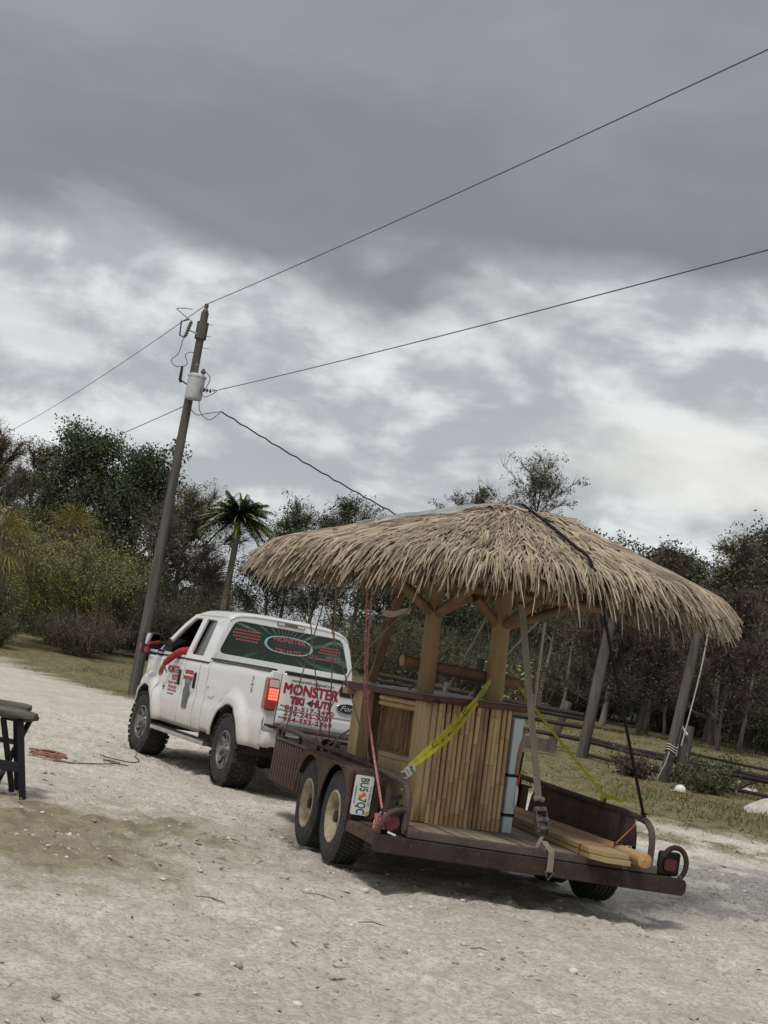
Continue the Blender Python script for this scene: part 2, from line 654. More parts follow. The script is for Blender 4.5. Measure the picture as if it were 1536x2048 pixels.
# ------------------------------------------------------------------ trees and shrubs
BARK = mat('bark_grey', (0.13, 0.115, 0.095), 0.95, col2=(0.065, 0.055, 0.045), vscale=5, stretch=(1, 1, 0.25), bump=0.6, bscale=14, spec=0.1)
BARKP = mat('bark_pale', (0.24, 0.215, 0.18), 0.95, col2=(0.12, 0.105, 0.085), vscale=6, stretch=(1, 1, 0.25), bump=0.6, bscale=14, spec=0.1)
TWIG = mat('twig_brown', (0.17, 0.14, 0.115), 0.95, island=0.35, spec=0.05)
TWIGR = mat('twig_russet', (0.14, 0.115, 0.092), 0.95, island=0.35, spec=0.05)
LEAF = {
    'dark': mat('leaf_dark', (0.045, 0.070, 0.028), 0.65, island=0.5, col2=(0.068, 0.078, 0.036), vscale=0.6, spec=0.25),
    'mid': mat('leaf_mid', (0.075, 0.10, 0.04), 0.65, island=0.5, col2=(0.095, 0.095, 0.045), vscale=0.6, spec=0.25),
    'lime': mat('leaf_lime', (0.33, 0.345, 0.11), 0.6, island=0.4, col2=(0.23, 0.255, 0.085), vscale=0.8, spec=0.25),
    'olive': mat('leaf_olive', (0.12, 0.12, 0.06), 0.7, island=0.5, col2=(0.14, 0.12, 0.075), vscale=0.7, spec=0.2),
    'brown': mat('leaf_brown', (0.105, 0.09, 0.066), 0.8, island=0.45, col2=(0.08, 0.072, 0.054), vscale=0.7, spec=0.1),
    'palm': mat('leaf_palm', (0.05, 0.072, 0.032), 0.6, island=0.4, spec=0.3),
    'palmy': mat('leaf_palm_yellow', (0.27, 0.20, 0.06), 0.55, island=0.4, col2=(0.15, 0.16, 0.05), vscale=1.4, spec=0.3),
}


def kites(P, L, wr=0.45, droop=0.0):
    """leaf quads at P with length L"""
    n = len(P)
    d = RNG.normal(size=(n, 3))
    d[:, 2] -= droop
    d /= np.linalg.norm(d, axis=1)[:, None]
    s = np.cross(d, RNG.normal(size=(n, 3)))
    s /= np.linalg.norm(s, axis=1)[:, None] + 1e-9
    L = np.broadcast_to(np.asarray(L, float), (n,))[:, None]
    V = np.stack([P, P + d * L * 0.45 + s * L * wr * 0.5, P + d * L, P + d * L * 0.45 - s * L * wr * 0.5], 1)
    return V.reshape(-1, 3), np.arange(4 * n).reshape(n, 4)


def spikes(A, B, w):
    """thin twigs from A to B: two crossed slivers each, as quads ending in a point"""
    n = len(A)
    d = B - A
    s = np.cross(d, RNG.normal(size=(n, 3)))
    s /= np.linalg.norm(s, axis=1)[:, None] + 1e-9
    t = np.cross(d, s)
    t /= np.linalg.norm(t, axis=1)[:, None] + 1e-9
    w = np.broadcast_to(np.asarray(w, float), (n,))[:, None]
    V = np.concatenate([np.stack([A - s * w, A + s * w, B + s * w * 0.25, B - s * w * 0.25], 1),
                        np.stack([A - t * w, A + t * w, B + t * w * 0.25, B - t * w * 0.25], 1)])
    return V.reshape(-1, 3), np.arange(8 * n).reshape(2 * n, 4)


def make_tree(name, label, loc, H, CR, r0, leaf='dark', nleaf=6000, lsize=0.2, lo=0.3, nlimb=16, group=None, bark=BARK,
              twigs=0, twigm=None, flat=0.5, clump=0.45, lean=(0, 0), stems=1, cat='tree', updir=0.35, topr=0.55, sq=1.0,
              droop=0.0):
    root = empty(name, (loc[0], loc[1], gh(*loc) - 0.05), label=label, cat=cat, group=group)
    tb = MB()
    sk = []
    fine_a, fine_b = [], []
    for st in range(stems):
        a0 = 2.4 * st + RNG.random()
        off = vec(math.cos(a0), math.sin(a0), 0) * (0.25 * (stems > 1))
        m = 7
        ts = np.linspace(0, 1, m)
        spread = (CR * 0.35 if stems > 1 else 0)
        P = np.stack([off[0] + lean[0] * ts ** 1.5 + math.cos(a0) * spread * ts + np.cumsum(RNG.normal(0, 0.02 * H / m * 3, m)),
                      off[1] + lean[1] * ts ** 1.5 + math.sin(a0) * spread * ts + np.cumsum(RNG.normal(0, 0.02 * H / m * 3, m)),
                      ts * H * 0.9], -1)
        P[0] = off
        tb.tube(P, r0 * (1 - 0.82 * ts) * np.r_[1.25, np.ones(m - 1)], 7)
        for i in range(nlimb):
            t = lo + (0.97 - lo) * ((i + RNG.random() * 0.8) / nlimb)
            base = np.array([np.interp(t, ts, P[:, k]) for k in range(3)])
            az = 2.399 * i + RNG.normal(0, 0.4)
            u = (t - lo) / (1 - lo)
            prof = (1 - (1 - topr) * u) * (0.72 + 0.28 * math.sin(math.pi * min(1, u * 1.2 + 0.1)))
            L = CR * prof * RNG.uniform(0.65, 1.12) * sq
            el = updir + 0.9 * u + RNG.normal(0, 0.12)
            d = vec(math.cos(az) * math.cos(el), math.sin(az) * math.cos(el), math.sin(el))
            q1 = base + d * L * 0.5 + RNG.normal(0, 0.05 * L, 3)
            q2 = base + d * L + vec(0, 0, (0.12 - droop) * L) + RNG.normal(0, 0.07 * L, 3)
            rr = max(0.018, r0 * 0.42 * (1 - 0.65 * t))
            tb.tube([base, q1, q2], [rr, rr * 0.62, rr * 0.2], 5, cap=False)
            sk += [q1 * 0.4 + q2 * 0.6, q2, q2]
            for j in range(4):
                f = RNG.uniform(0.3, 0.95)
                b0 = base + (q1 - base) * (f * 2) if f < 0.5 else q1 + (q2 - q1) * (f * 2 - 1)
                dd = d + RNG.normal(0, 0.62, 3)
                dd[2] += 0.15 - droop
                dd /= np.linalg.norm(dd)
                e = b0 + dd * L * RNG.uniform(0.28, 0.5)
                tb.tube([b0, (b0 + e) / 2 + RNG.normal(0, 0.03 * L, 3), e], [rr * 0.4, rr * 0.28, rr * 0.1], 4, cap=False)
                sk += [(b0 + e) / 2, e, e]
                fine_a.append((b0, e))
    o = tb.build('trunk', bark, root, recalc=False)
    sk = np.array(sk)
    Vs, Fs, off = [], [], 0
    if twigs:
        seg = np.array([(a, b) for a, b in fine_a])
        k = RNG.integers(0, len(seg), twigs)
        f = RNG.random(twigs)[:, None]
        A = seg[k, 0] * (1 - f) + seg[k, 1] * f
        dd = (seg[k, 1] - seg[k, 0])
        dd /= np.linalg.norm(dd, axis=1)[:, None] + 1e-9
        dd = dd + RNG.normal(0, 0.7, (twigs, 3)) + vec(0, 0, 0.25 - droop * 1.5)
        dd /= np.linalg.norm(dd, axis=1)[:, None]
        B = A + dd * RNG.uniform(0.25, 0.8, twigs)[:, None] * (0.35 + 0.2 * CR)
        V, F_ = spikes(A, B, RNG.uniform(0.006, 0.014, twigs))
        to = fast_mesh('twigs', V, F_, twigm or TWIG, root)
        sk = np.concatenate([sk, B[::3]])
    if nleaf:
        per = 7
        nsp = max(1, nleaf // per)
        # clumps: some skeleton points carry far more leaves than others
        wts = RNG.random(len(sk)) ** 1.6
        k = RNG.choice(len(sk), nsp, p=wts / wts.sum())
        C = sk[k] + np.clip(RNG.normal(0, 1, (nsp, 3)), -1.7, 1.7) * vec(clump, clump, clump * flat)
        C[:, 2] = np.maximum(C[:, 2], 0.1)
        V, F_ = spikes(sk[k], C, 0.006)           # each sprig hangs on its own twig
        fast_mesh('sprig_twigs', V, F_, twigm or TWIG, root)['kind'] = 'stuff'
        P = np.repeat(C, per, 0) + np.clip(RNG.normal(0, 1, (nsp * per, 3)), -1.6, 1.6) * lsize * 0.75
        nleaf = nsp * per
        P[:, 2] = np.maximum(P[:, 2], 0.1)
        V, F_ = kites(P, RNG.uniform(0.6, 1.25, nleaf) * lsize, 0.55, 0.2 + droop)
        fast_mesh('crown', V, F_, LEAF[leaf], root)
    return root


def make_shrub(name, label, loc, H, Wd, leaf, nleaf=5000, lsize=0.12, group=None, stems=14, twigs=900, cat='shrub', fan=0.55):
    root = empty(name, (loc[0], loc[1], gh(*loc) - 0.05), label=label, cat=cat, group=group)
    tb = MB()
    segs = []
    for i in range(stems):
        az = 2.399 * i
        tilt = fan * math.sqrt((i + 0.5) / stems) * RNG.uniform(0.8, 1.2)
        L = H * RNG.uniform(0.75, 1.08) * (1 - 0.12 * tilt)
        d = vec(math.sin(tilt) * math.cos(az) * Wd / H * 1.1, math.sin(tilt) * math.sin(az) * Wd / H * 1.1, math.cos(tilt))
        p0 = vec(math.cos(az), math.sin(az), 0) * 0.15 * Wd * RNG.random()
        p1 = p0 + d * L * 0.5 + RNG.normal(0, 0.04 * H, 3)
        p2 = p0 + d * L + vec(d[0], d[1], -0.15) * 0.25 * L
        tb.tube([p0, p1, p2], [0.045, 0.03, 0.008], 5, cap=False)
        segs += [(p0 * 0.6 + p1 * 0.4, p1), (p1, (p1 + p2) / 2), ((p1 + p2) / 2, p2)]
    tb.build('stem', BARK, root, recalc=False)
    segs = np.array(segs)
    k = RNG.integers(0, len(segs), twigs)
    f = RNG.random(twigs)[:, None]
    A = segs[k, 0] * (1 - f) + segs[k, 1] * f
    B = A + (RNG.normal(0, 1, (twigs, 3)) + vec(0, 0, 0.5)) * 0.28 * Wd / 2
    B[:, 2] = np.maximum(B[:, 2], 0.1)
    V, F_ = spikes(A, B, 0.007)
    fast_mesh('twigs', V, F_, TWIG, root)
    f = RNG.random(nleaf)[:, None]
    k = RNG.integers(0, twigs, nleaf)
    P = A[k] * (1 - f) + B[k] * f + RNG.normal(0, 0.08, (nleaf, 3))
    P[:, 2] = np.maximum(P[:, 2], 0.05)
    V, F_ = kites(P, RNG.uniform(0.6, 1.3, nleaf) * lsize, 0.35)
    fast_mesh('foliage', V, F_, LEAF[leaf], root)
    return root


def palm_frond(mb_v, mb_f, base, az, el, L, nl, ll, droop, off):
    """one feather frond: arching rachis with drooping leaflets"""
    ts = np.linspace(0, 1, nl)
    d = vec(math.cos(az), math.sin(az), 0)
    side = vec(-math.sin(az), math.cos(az), 0)
    pts = base + d[None] * (L * np.cos(el) * ts)[:, None] + vec(0, 0, 1)[None] * (L * np.sin(el) * ts - droop * L * ts ** 2)[:, None]
    for i in range(1, nl):
        for s in (-1, 1):
            l = ll * (0.4 + 0.6 * math.sin(math.pi * min(1, ts[i] * 0.9 + 0.12)))
            t = pts[i] + side * s * l * 0.75 + d * l * 0.35 + vec(0, 0, -0.35 * l + RNG.normal(0, 0.1 * l))
            w = d * 0.02
            o = off + len(mb_v)
            m = (pts[i] + t) / 2 + vec(0, 0, 0.06 * l)
            mb_v.extend([pts[i] - w, pts[i] + w, m + w, t, m - w])
            mb_f.append((o, o + 1, o + 2, o + 4))
            mb_f.append((o + 4, o + 2, o + 3, o + 3))
    return pts


def feather_palm(name, label, loc, H, L, nf, r, mat_leaf, nl=26):
    root = empty(name, (loc[0], loc[1], gh(*loc) - 0.05), label=label, cat='palm tree')
    tb = MB()
    zz = np.linspace(0, H, 9)
    tb.tube(np.stack([np.sin(zz * 0.3) * 0.05, zz * 0, zz], -1), r * (1.15 - 0.35 * zz / H), 9)
    tb.build('trunk', BARKP, root)
    cs = MB()
    cs.tube([(0, 0, H - 0.1), (0, 0, H + 0.4), (0, 0, H + 1.0)], [r * 0.85, r * 0.75, r * 0.3], 8)
    cs.build('crownshaft', LEAF['lime'], root)
    v, f, ra = [], [], MB()
    for i in range(nf):
        el = R(82) - R(112) * (i / nf) + RNG.normal(0, 0.14)
        pts = palm_frond(v, f, vec(0, 0, H + 0.85), 2.399 * i, el, L * RNG.uniform(0.85, 1.1), nl, L * RNG.uniform(0.26, 0.38), RNG.uniform(0.3, 0.55), 0)
        ra.tube(pts[::3], 0.02, 4, cap=False)
    ra.build('frond_stem', LEAF['lime'], root, recalc=False)
    mb = MB()
    mb.v = [tuple(p) for p in v]
    mb.f = [q if len(set(q)) == 4 else q[:3] for q in f]
    mb.build('frond', mat_leaf, root, smooth=False, recalc=False)
    return root


def fan_palm(name, label, loc, H, r, nf=34, rad=1.1, skirt=True):
    """cabbage palm: rough booted trunk and a round head of fan leaves"""
    root = empty(name, (loc[0], loc[1], gh(*loc) - 0.05), label=label, cat='palm tree')
    tb = MB()
    zz = np.linspace(0, H, 8)
    tb.tube(np.stack([zz * 0.01, zz * 0, zz], -1), r, 10)
    for k in range(int(H * 70)):          # criss-cross boots
        z = RNG.uniform(0.1, H)
        a = RNG.uniform(0, 2 * math.pi)
        d = vec(math.cos(a), math.sin(a), 0)
        tb.obox(d * r * 0.9 + vec(0, 0, z), d * (r * 1.35) + vec(0, 0, z + 0.22), 0.06, 0.025)
    tb.build('trunk', BARKP, root, recalc=False)
    v, f = [], []
    pt = MB()
    for i in range(nf):
        el = R(80) - R(135) * (i / nf) + RNG.normal(0, 0.1)
        az = 2.399 * i
        d = vec(math.cos(az) * math.cos(el), math.sin(az) * math.cos(el), math.sin(el))
        side = vec(-math.sin(az), math.cos(az), 0)
        c = vec(0, 0, H) + d * rad * 0.62
        pt.tube([vec(0, 0, H) + d * 0.1, c], 0.016, 4, cap=False)
        up = np.cross(side, d)
        for k in range(17):
            b = R(-125 + 250 * k / 16)
            dd = d * math.cos(b) + side * math.sin(b) + up * 0.12
            l = rad * RNG.uniform(0.55, 0.72) * (1 - 0.25 * abs(b) / R(125))
            w = np.cross(dd, up) * 0.022
            o = len(v)
            tip = c + dd * l + vec(0, 0, -0.22 * l)
            mid = c + dd * l * 0.55
            v.extend([c, mid - w, tip, mid + w])
            f.append((o, o + 1, o + 2, o + 3))
    pt.build('leaf_stalk', LEAF['olive'], root, recalc=False)
    fast_mesh('fan_leaves', np.array(v), np.array(f), LEAF['palmy'], root)
    return root


# --- left: broad dark oaks, grey bare trees, willows, palms
make_tree('oak_tree', 'tallest dense dark green oak left of the utility pole', (-15.6, 76), 10.6, 4.3, 0.3, 'dark', 34000, 0.17, 0.15, 30, clump=0.55)
make_tree('oak_tree', 'dark green oak whose crown meets the utility pole', (-12.1, 74), 9.7, 4.0, 0.28, 'dark', 32000, 0.17, 0.12, 28, clump=0.55)
make_tree('bare_tree', 'grey leafless tree with fine twigs at the left edge', (-21.6, 80), 10.6, 3.9, 0.22, 'olive', 5000, 0.12, 0.2, 26, twigs=11000, clump=0.35, bark=BARKP)
make_tree('bare_tree', 'grey half bare tree between the left edge and the tall oak', (-18.6, 81), 10.6, 3.0, 0.2, 'olive', 7000, 0.13, 0.25, 22, twigs=6500, clump=0.4)
make_tree('spreading_tree', 'thinly leaved spreading tree right of the utility pole', (-8.4, 66), 7.4, 3.6, 0.2, 'olive', 13000, 0.095, 0.15, 24, twigs=7500, clump=0.4, updir=0.12)
make_tree('spreading_tree', 'low brownish tree between the royal palm and the pole', (-7.9, 71), 4.3, 2.6, 0.15, 'olive', 9000, 0.10, 0.12, 20, twigs=4500, clump=0.4, updir=0.15)
feather_palm('royal_palm', 'royal palm with green crown behind the truck', (-6.15, 64), 5.9, 1.7, 64, 0.16, LEAF['palm'], 46)
fan_palm('cabbage_palm', 'cabbage palm with rough booted trunk at the left edge', (-14.25, 57.0), 4.0, 0.3, 40, 1.45)
fan_palm('cabbage_palm', 'cabbage palm head rising just behind the lime willow', (-13.1, 63.5), 4.7, 0.26, 38, 1.4)
make_shrub('willow_shrub', 'big lime green willow shrub beside the cabbage palm', (-12.3, 61.5), 5.0, 4.6, 'lime', 42000, 0.095, twigs=4600, stems=22)
make_shrub('willow_shrub', 'smaller lime willow shrub next to the utility pole', (-10.6, 63), 4.7, 2.4, 'lime', 10000, 0.10, stems=11, twigs=2200, fan=0.4)
make_shrub('willow_shrub', 'spindly bare willow bush spilling onto the verge', (-11.0, 58.8), 1.5, 3.0, 'olive', 8000, 0.08, twigs=2000)
make_shrub('dark_shrub', 'dark green bush at the foot of the cabbage palm', (-13.7, 56.0), 1.3, 1.5, 'mid', 4500, 0.11, stems=9, twigs=1000)
make_shrub('dark_shrub', 'brownish thicket behind the utility pole', (-8.6, 64), 2.5, 4.6, 'brown', 11000, 0.12, twigs=2600)
make_shrub('dark_shrub', 'dark undergrowth below the two oaks', (-13.6, 70), 3.0, 7.0, 'dark', 16000, 0.16, twigs=2500)
make_shrub('dark_shrub', 'dark undergrowth behind the truck cab', (-4.4, 64), 2.3, 6.0, 'mid', 14000, 0.12, twigs=2500)

# --- middle: slim trees seen over the truck and under the thatch
for lab, x, y, H, CR, lf, nl, lo, kw in [
    ('tall slim tree just right of the royal palm', -4.2, 75, 9.0, 1.9, 'mid', 3800, 0.42, {}),
    ('slim dark tree left of the thatch with bare lower trunk', -4.9, 72, 6.2, 1.6, 'dark', 4200, 0.4, {}),
    ('slim tree whose tuft tops the left thatch slope', -1.5, 78, 9.8, 1.8, 'dark', 3600, 0.5, {}),
    ('dark tree above the truck roof, below the thatch', -2.6, 70, 7.2, 2.2, 'dark', 5200, 0.3, {}),
    ('dark tree left of the hut posts in the background', -0.6, 66, 7.0, 2.2, 'dark', 5000, 0.3, {}),
]:
    make_tree('slim_tree', lab, (x, y), H, CR, 0.13, lf, nl * 2, 0.12, lo, 16, twigs=2200, clump=0.36, bark=BARK, **kw)
make_tree('feathery_tree', 'tallest feathery tree above the thatch peak', (7.4, 70), 11.4, 3.2, 0.15, 'mid', 4800, 0.11, 0.5, 20, twigs=1800, clump=0.2, updir=0.5, topr=0.8)
make_tree('feathery_tree', 'feathery tree top just left of the thatch peak', (4.1, 70), 9.5, 2.3, 0.13, 'mid', 3600, 0.11, 0.5, 18, twigs=1500, clump=0.2, updir=0.45, topr=0.8)
make_tree('feathery_tree', 'dark round tree over the right thatch slope', (9.4, 66), 8.2, 1.9, 0.16, 'dark', 5200, 0.17, 0.35, 16, clump=0.35)

# --- right: dark wood behind the fence
make_tree('pod_tree', 'bare tree hung with dark pods right of the thatch', (10.1, 52), 6.7, 2.3, 0.15, 'brown', 900, 0.2, 0.35, 18, twigs=2600, clump=0.2, twigm=TWIG, droop=0.1)
make_tree('dark_tree', 'tallest dark leafy tree at the right edge', (14.6, 55), 8.0, 3.0, 0.24, 'dark', 30000, 0.14, 0.12, 26, clump=0.5, twigs=3500)
make_tree('dark_tree', 'grey twiggy tree left of the tall tree at the right edge', (12.3, 51), 7.2, 2.2, 0.2, 'olive', 9000, 0.10, 0.1, 24, twigs=9000, clump=0.4)
RUS = 'russet twiggy saplings before the dark wood'
for (x, y, H, lean, wh_) in [(7.6, 47, 4.2, 0.2, 'leftmost'), (9.3, 48, 4.4, -0.2, 'middle one'), (11.4, 46, 4.8, 0.2, 'rightmost')]:
    make_tree('russet_sapling', wh_ + ' of the three twiggy brown saplings before the dark wood', (x, y), H, 1.9, 0.07, 'brown', 5500, 0.085, 0.15, 18, RUS,
              twigs=4200, twigm=TWIGR, clump=0.3, lean=(lean, 0))
WD = 'dark trees of the wood behind the paddock'
for i, (x, y, H, CR) in enumerate([(3.2, 62, 6.6, 2.6), (6.2, 60, 6.4, 2.6), (8.8, 59, 6.6, 2.6), (11.2, 58, 6.8, 2.6), (16.6, 60, 8.2, 3.0),
                                   (1.2, 68, 6.6, 2.6), (13.6, 64, 7.4, 2.8), (19.5, 62, 8.6, 3.2)]):
    make_tree('wood_tree', 'dark leafy tree in the row closing off the paddock', (x, y), H, CR, 0.15, ['dark', 'dark', 'mid'][i % 3], 18000, 0.14, 0.06, 22, WD,
              clump=0.5, twigs=1200, bark=BARKP)
TR = 'bare trunks at the edge of the wood'
tr0 = None
for (x, y, H, r, ln) in [(6.3, 50, 4.8, 0.09, 0.3), (8.6, 51, 4.9, 0.10, 0.55), (9.9, 50, 5.0, 0.08, 0.1), (10.7, 49, 5.2, 0.10, 0.4), (11.9, 48, 5.3, 0.07, -0.3),
                         (12.7, 48.5, 5.4, 0.08, 0.2), (13.5, 47.5, 5.0, 0.08, 0.9), (4.6, 52, 5.0, 0.08, 0.2), (7.4, 53, 5.0, 0.07, -0.1),
                         (9.2, 54, 5.0, 0.06, 0.1), (11.2, 53, 5.0, 0.06, -0.1), (10.3, 46.5, 4.8, 0.05, 0.3), (13.1, 45.5, 4.6, 0.055, 0.1)]:
    make_tree('leafless_tree', 'thin pale bare trunk standing at the wood edge behind the fence', (x, y), H, 0.9, r, 'olive', 160, 0.1, 0.5, 7, TR,
              bark=BARKP, twigs=500, lean=(ln, 0), clump=0.25)
UG = 'undergrowth along the wood edge'
for (x, y, H, Wd, lf) in [(4.5, 50, 1.6, 3.2, 'dark'), (8.2, 56, 2.2, 4, 'dark'), (11.5, 55, 2.2, 4, 'dark'), (14.5, 50, 1.9, 3, 'mid'), (1.5, 57, 2.4, 4.5, 'mid'), (17, 52, 2.4, 4, 'dark'), (6.0, 57, 2.4, 4.5, 'dark'), (9.8, 60, 2.6, 5, 'dark'), (13.2, 58, 2.6, 5, 'dark'), (16, 62, 3, 6, 'dark')]:
    make_shrub('undergrowth', 'dark low undergrowth below the trees of the wood edge', (x, y), H, Wd, lf, 9000, 0.12, UG, twigs=1600)
make_shrub('leafy_bush', 'bright green leafy bush seen between post and grey strap', (3.6, 36), 1.9, 1.3, 'lime', 420, 0.13, stems=7, twigs=500)
make_shrub('weeds', 'low green weeds around the fence post', (6.95, 28.8), 0.5, 1.1, 'mid', 1500, 0.09, stems=9, twigs=300, cat='weeds')
make_shrub('weeds', 'green weeds beside the white rubble heap', (7.6, 30.2), 0.55, 1.6, 'mid', 1900, 0.09, stems=9, twigs=300, cat='weeds')
make_shrub('weeds', 'dry straw coloured tuft between the two big poles', (5.75, 29.6), 0.45, 0.8, 'brown', 900, 0.1, stems=8, twigs=400, cat='weeds')


# a far wood closing the view: one mass
def far_wood():
    n = 110000
    x = RNG.uniform(-60, 95, n)
    y = RNG.uniform(84, 120, n)
    top = 3.2 + 3.4 * fbm(x * 0.11 + 3, y * 0.05, 4) + np.where(x > 8, 2.2, 0.0) + 1.2 * sstep(-10, -22, x)
    top *= 1 - 0.55 * sstep(-14, -9, x) * sstep(4, 0, x)
    z = terrain(x, y) + top * RNG.random(n) ** 1.15
    V, F_ = kites(np.stack([x, y, z], -1), RNG.uniform(0.35, 0.8, n), 0.6)
    o = fast_mesh('far_wood', V, F_, LEAF['dark'])
    tag(o, 'dark far wood closing the view behind everything', 'woods', kind='stuff')


far_wood()
# ------------------------------------------------------------------ utility pole and wires
POLE = mat('pole_wood', (0.135, 0.13, 0.112), 0.95, col2=(0.07, 0.068, 0.058), vscale=7, stretch=(1, 1, 0.08), bump=0.7, bscale=18, spec=0.1)
GALV = mat('galvanised', (0.42, 0.43, 0.44), 0.5, 0.6, var=0.25, vscale=9)
TANK = mat('transformer_paint', (0.50, 0.52, 0.53), 0.5, 0.0, var=0.18, vscale=5)
BLACK = mat('black_rubber', (0.018, 0.018, 0.019), 0.7, spec=0.3)
PORC = mat('porcelain', (0.10, 0.085, 0.075), 0.35)
WIRE = mat('wire_aluminium', (0.09, 0.09, 0.095), 0.6, 0.3)

PX, PY = -6.05, 42.0
PZ = gh(PX, PY)
up = empty('utility_pole', (PX, PY, PZ - 0.1), label='weathered wooden utility pole with a transformer behind the truck', cat='utility pole')
b = MB()
zz = np.linspace(0, 11.25, 12)
b.tube(np.stack([-0.05 * zz / 11, 0 * zz, zz], -1), 0.165 - 0.055 * zz / 11.25, 14)
b.build('pole', POLE, up)
b = MB()
b.lathe([(11.15, 0), (11.15, 0.07), (11.3, 0.085), (11.36, 0.05), (11.42, 0.07), (11.5, 0.06), (11.52, 0)], 'z', 12, (-0.05, 0, 0))
b.build('top_insulator', PORC, up)
b = MB()
b.lathe([(8.62, 0), (8.62, 0.23), (8.66, 0.25), (9.24, 0.25), (9.26, 0.275), (9.31, 0.275), (9.36, 0.2), (9.39, 0)], 'z', 20, (0.12, -0.34, 0))
tk = b.build('transformer', TANK, up, bevel=0.008)
b = MB()
b.box(-0.02, 0.26, -0.16, -0.08, 8.75, 8.82).box(-0.02, 0.26, -0.16, -0.08, 9.1, 9.17)
b.build('hanger_bracket', GALV, up)
b = MB()
for zz_, rr in ((9.39, 0.05), (9.43, 0.075), (9.47, 0.05), (9.51, 0.075), (9.55, 0.05), (9.6, 0.06), (9.66, 0.02)):
    pass
b.lathe([(9.36, 0.06), (9.42, 0.085), (9.46, 0.055), (9.50, 0.08), (9.54, 0.05), (9.58, 0.07), (9.64, 0.02), (9.72, 0.015)], 'z', 12, (0.06, -0.38, 0))
b.build('bushing', PORC, up)
b = MB()
b.lathe([(9.25, 0.05), (9.40, 0.05), (9.41, 0.075), (9.46, 0.075), (9.48, 0.04), (9.52, 0.04)], 'z', 12, (0.28, -0.42, 0))
b.build('bushing', PORC, up)
b = MB()
b.obox((-0.05, -0.1, 10.55), (-0.42, -0.18, 10.62), 0.03, 0.04)
b.build('cutout_arm', GALV, up)
b = MB()
for k in range(6):
    b.lathe([(0, 0.035), (0.03, 0.065), (0.07, 0.035)], 'z', 10, (-0.45 + 0.015 * k, -0.18, 10.42 + 0.075 * k))
b.tube([(-0.47, -0.18, 10.38), (-0.36, -0.18, 10.9)], 0.028, 8)
b.build('cutout_insulator', PORC, up)
b = MB()
b.tube([(-0.45, -0.18, 10.38), (-0.62, -0.18, 10.42), (-0.65, -0.18, 10.83), (-0.45, -0.18, 10.92)], 0.022, 7)
b.build('fuse_tube', BLACK, up)
b = MB()
b.tube([(-0.30, -0.36, 9.05), (-0.34, -0.36, 9.12), (-0.35, -0.36, 9.5)], [0.05, 0.045, 0.035], 8)
b.obox((-0.31, -0.36, 9.1), (-0.1, -0.36, 9.0), 0.04, 0.04)
b.build('surge_arrester', BLACK, up)
b = MB()
b.tube([(-0.05, 0, 10.95), (-0.05, 0, 10.45)], 0.17, 10)
b.build('pole_band', POLE, up)


def curve_pts(pts, n=14):
    P = np.array(pts, float)
    out = []
    m = len(P)
    for i in range(m - 1):
        p0, p1, p2, p3 = P[max(0, i - 1)], P[i], P[i + 1], P[min(m - 1, i + 2)]
        for t in np.linspace(0, 1, n, endpoint=(i == m - 2)):
            out.append(0.5 * ((2 * p1) + (-p0 + p2) * t + (2 * p0 - 5 * p1 + 4 * p2 - p3) * t * t + (-p0 + 3 * p1 - 3 * p2 + p3) * t ** 3))
    return np.array(out)


b = MB()
for pts in ([(-0.5, -0.18, 10.4), (-0.55, -0.2, 9.9), (-0.7, -0.3, 9.65), (-0.55, -0.36, 9.48), (-0.35, -0.36, 9.5)],
            [(-0.35, -0.36, 9.5), (-0.22, -0.37, 9.6), (-0.32, -0.37, 9.85), (-0.12, -0.37, 9.95), (0.06, -0.38, 9.72)],
            [(-0.4, -0.18, 10.9), (-0.75, -0.1, 11.12), (-0.85, -0.05, 11.22), (-0.42, 0, 11.28)],
            [(0.3, -0.5, 8.95), (0.45, -0.5, 8.72), (0.75, -0.4, 8.95), (0.62, -0.3, 9.0)],
            [(0.3, -0.45, 8.7), (0.4, -0.4, 8.3), (0.7, -0.35, 8.12), (0.98, -0.3, 8.42)],
            [(0.02, -0.2, 8.45), (0.3, -0.35, 8.2), (0.62, -0.32, 8.3), (0.98, -0.3, 8.42)],
            [(0.25, -0.42, 9.5), (0.5, -0.4, 9.3), (0.42, -0.4, 8.95)]):
    b.tube(curve_pts(pts, 8), 0.012, 5)
b.build('jumper_wire', WIRE, up)
b = MB()
b.tube([(0.0, -0.2, 9.0), (0.42, -0.3, 8.95)], 0.03, 7)
for k in range(3):
    b.lathe([(-0.03, 0.03), (0, 0.07), (0.03, 0.03)], 'x', 9, (0.38 + 0.09 * k, -0.3, 8.95))
b.build('spool_insulator', PORC, up)
b = MB()
for z in (0.5, 10.2, 10.55, 10.9):
    b.obox((0.02, 0, z), (0.26, -0.02, z + 0.02), 0.02, 0.02)
b.build('bolt', GALV, up)


def wire(name, label, a, c, sag, r, mt=WIRE, cat='power line', n=40):
    a, c = vec(*a), vec(*c)
    t = np.linspace(0, 1, n)
    P = a[None] * (1 - t)[:, None] + c[None] * t[:, None]
    P[:, 2] -= sag * 4 * t * (1 - t)
    o = MB().tube(P, r, 6).build(name, mt, recalc=False)
    return tag(o, label, cat)


ZB = PZ - 0.1
top = vec(PX - 0.05, PY, ZB + 11.5)
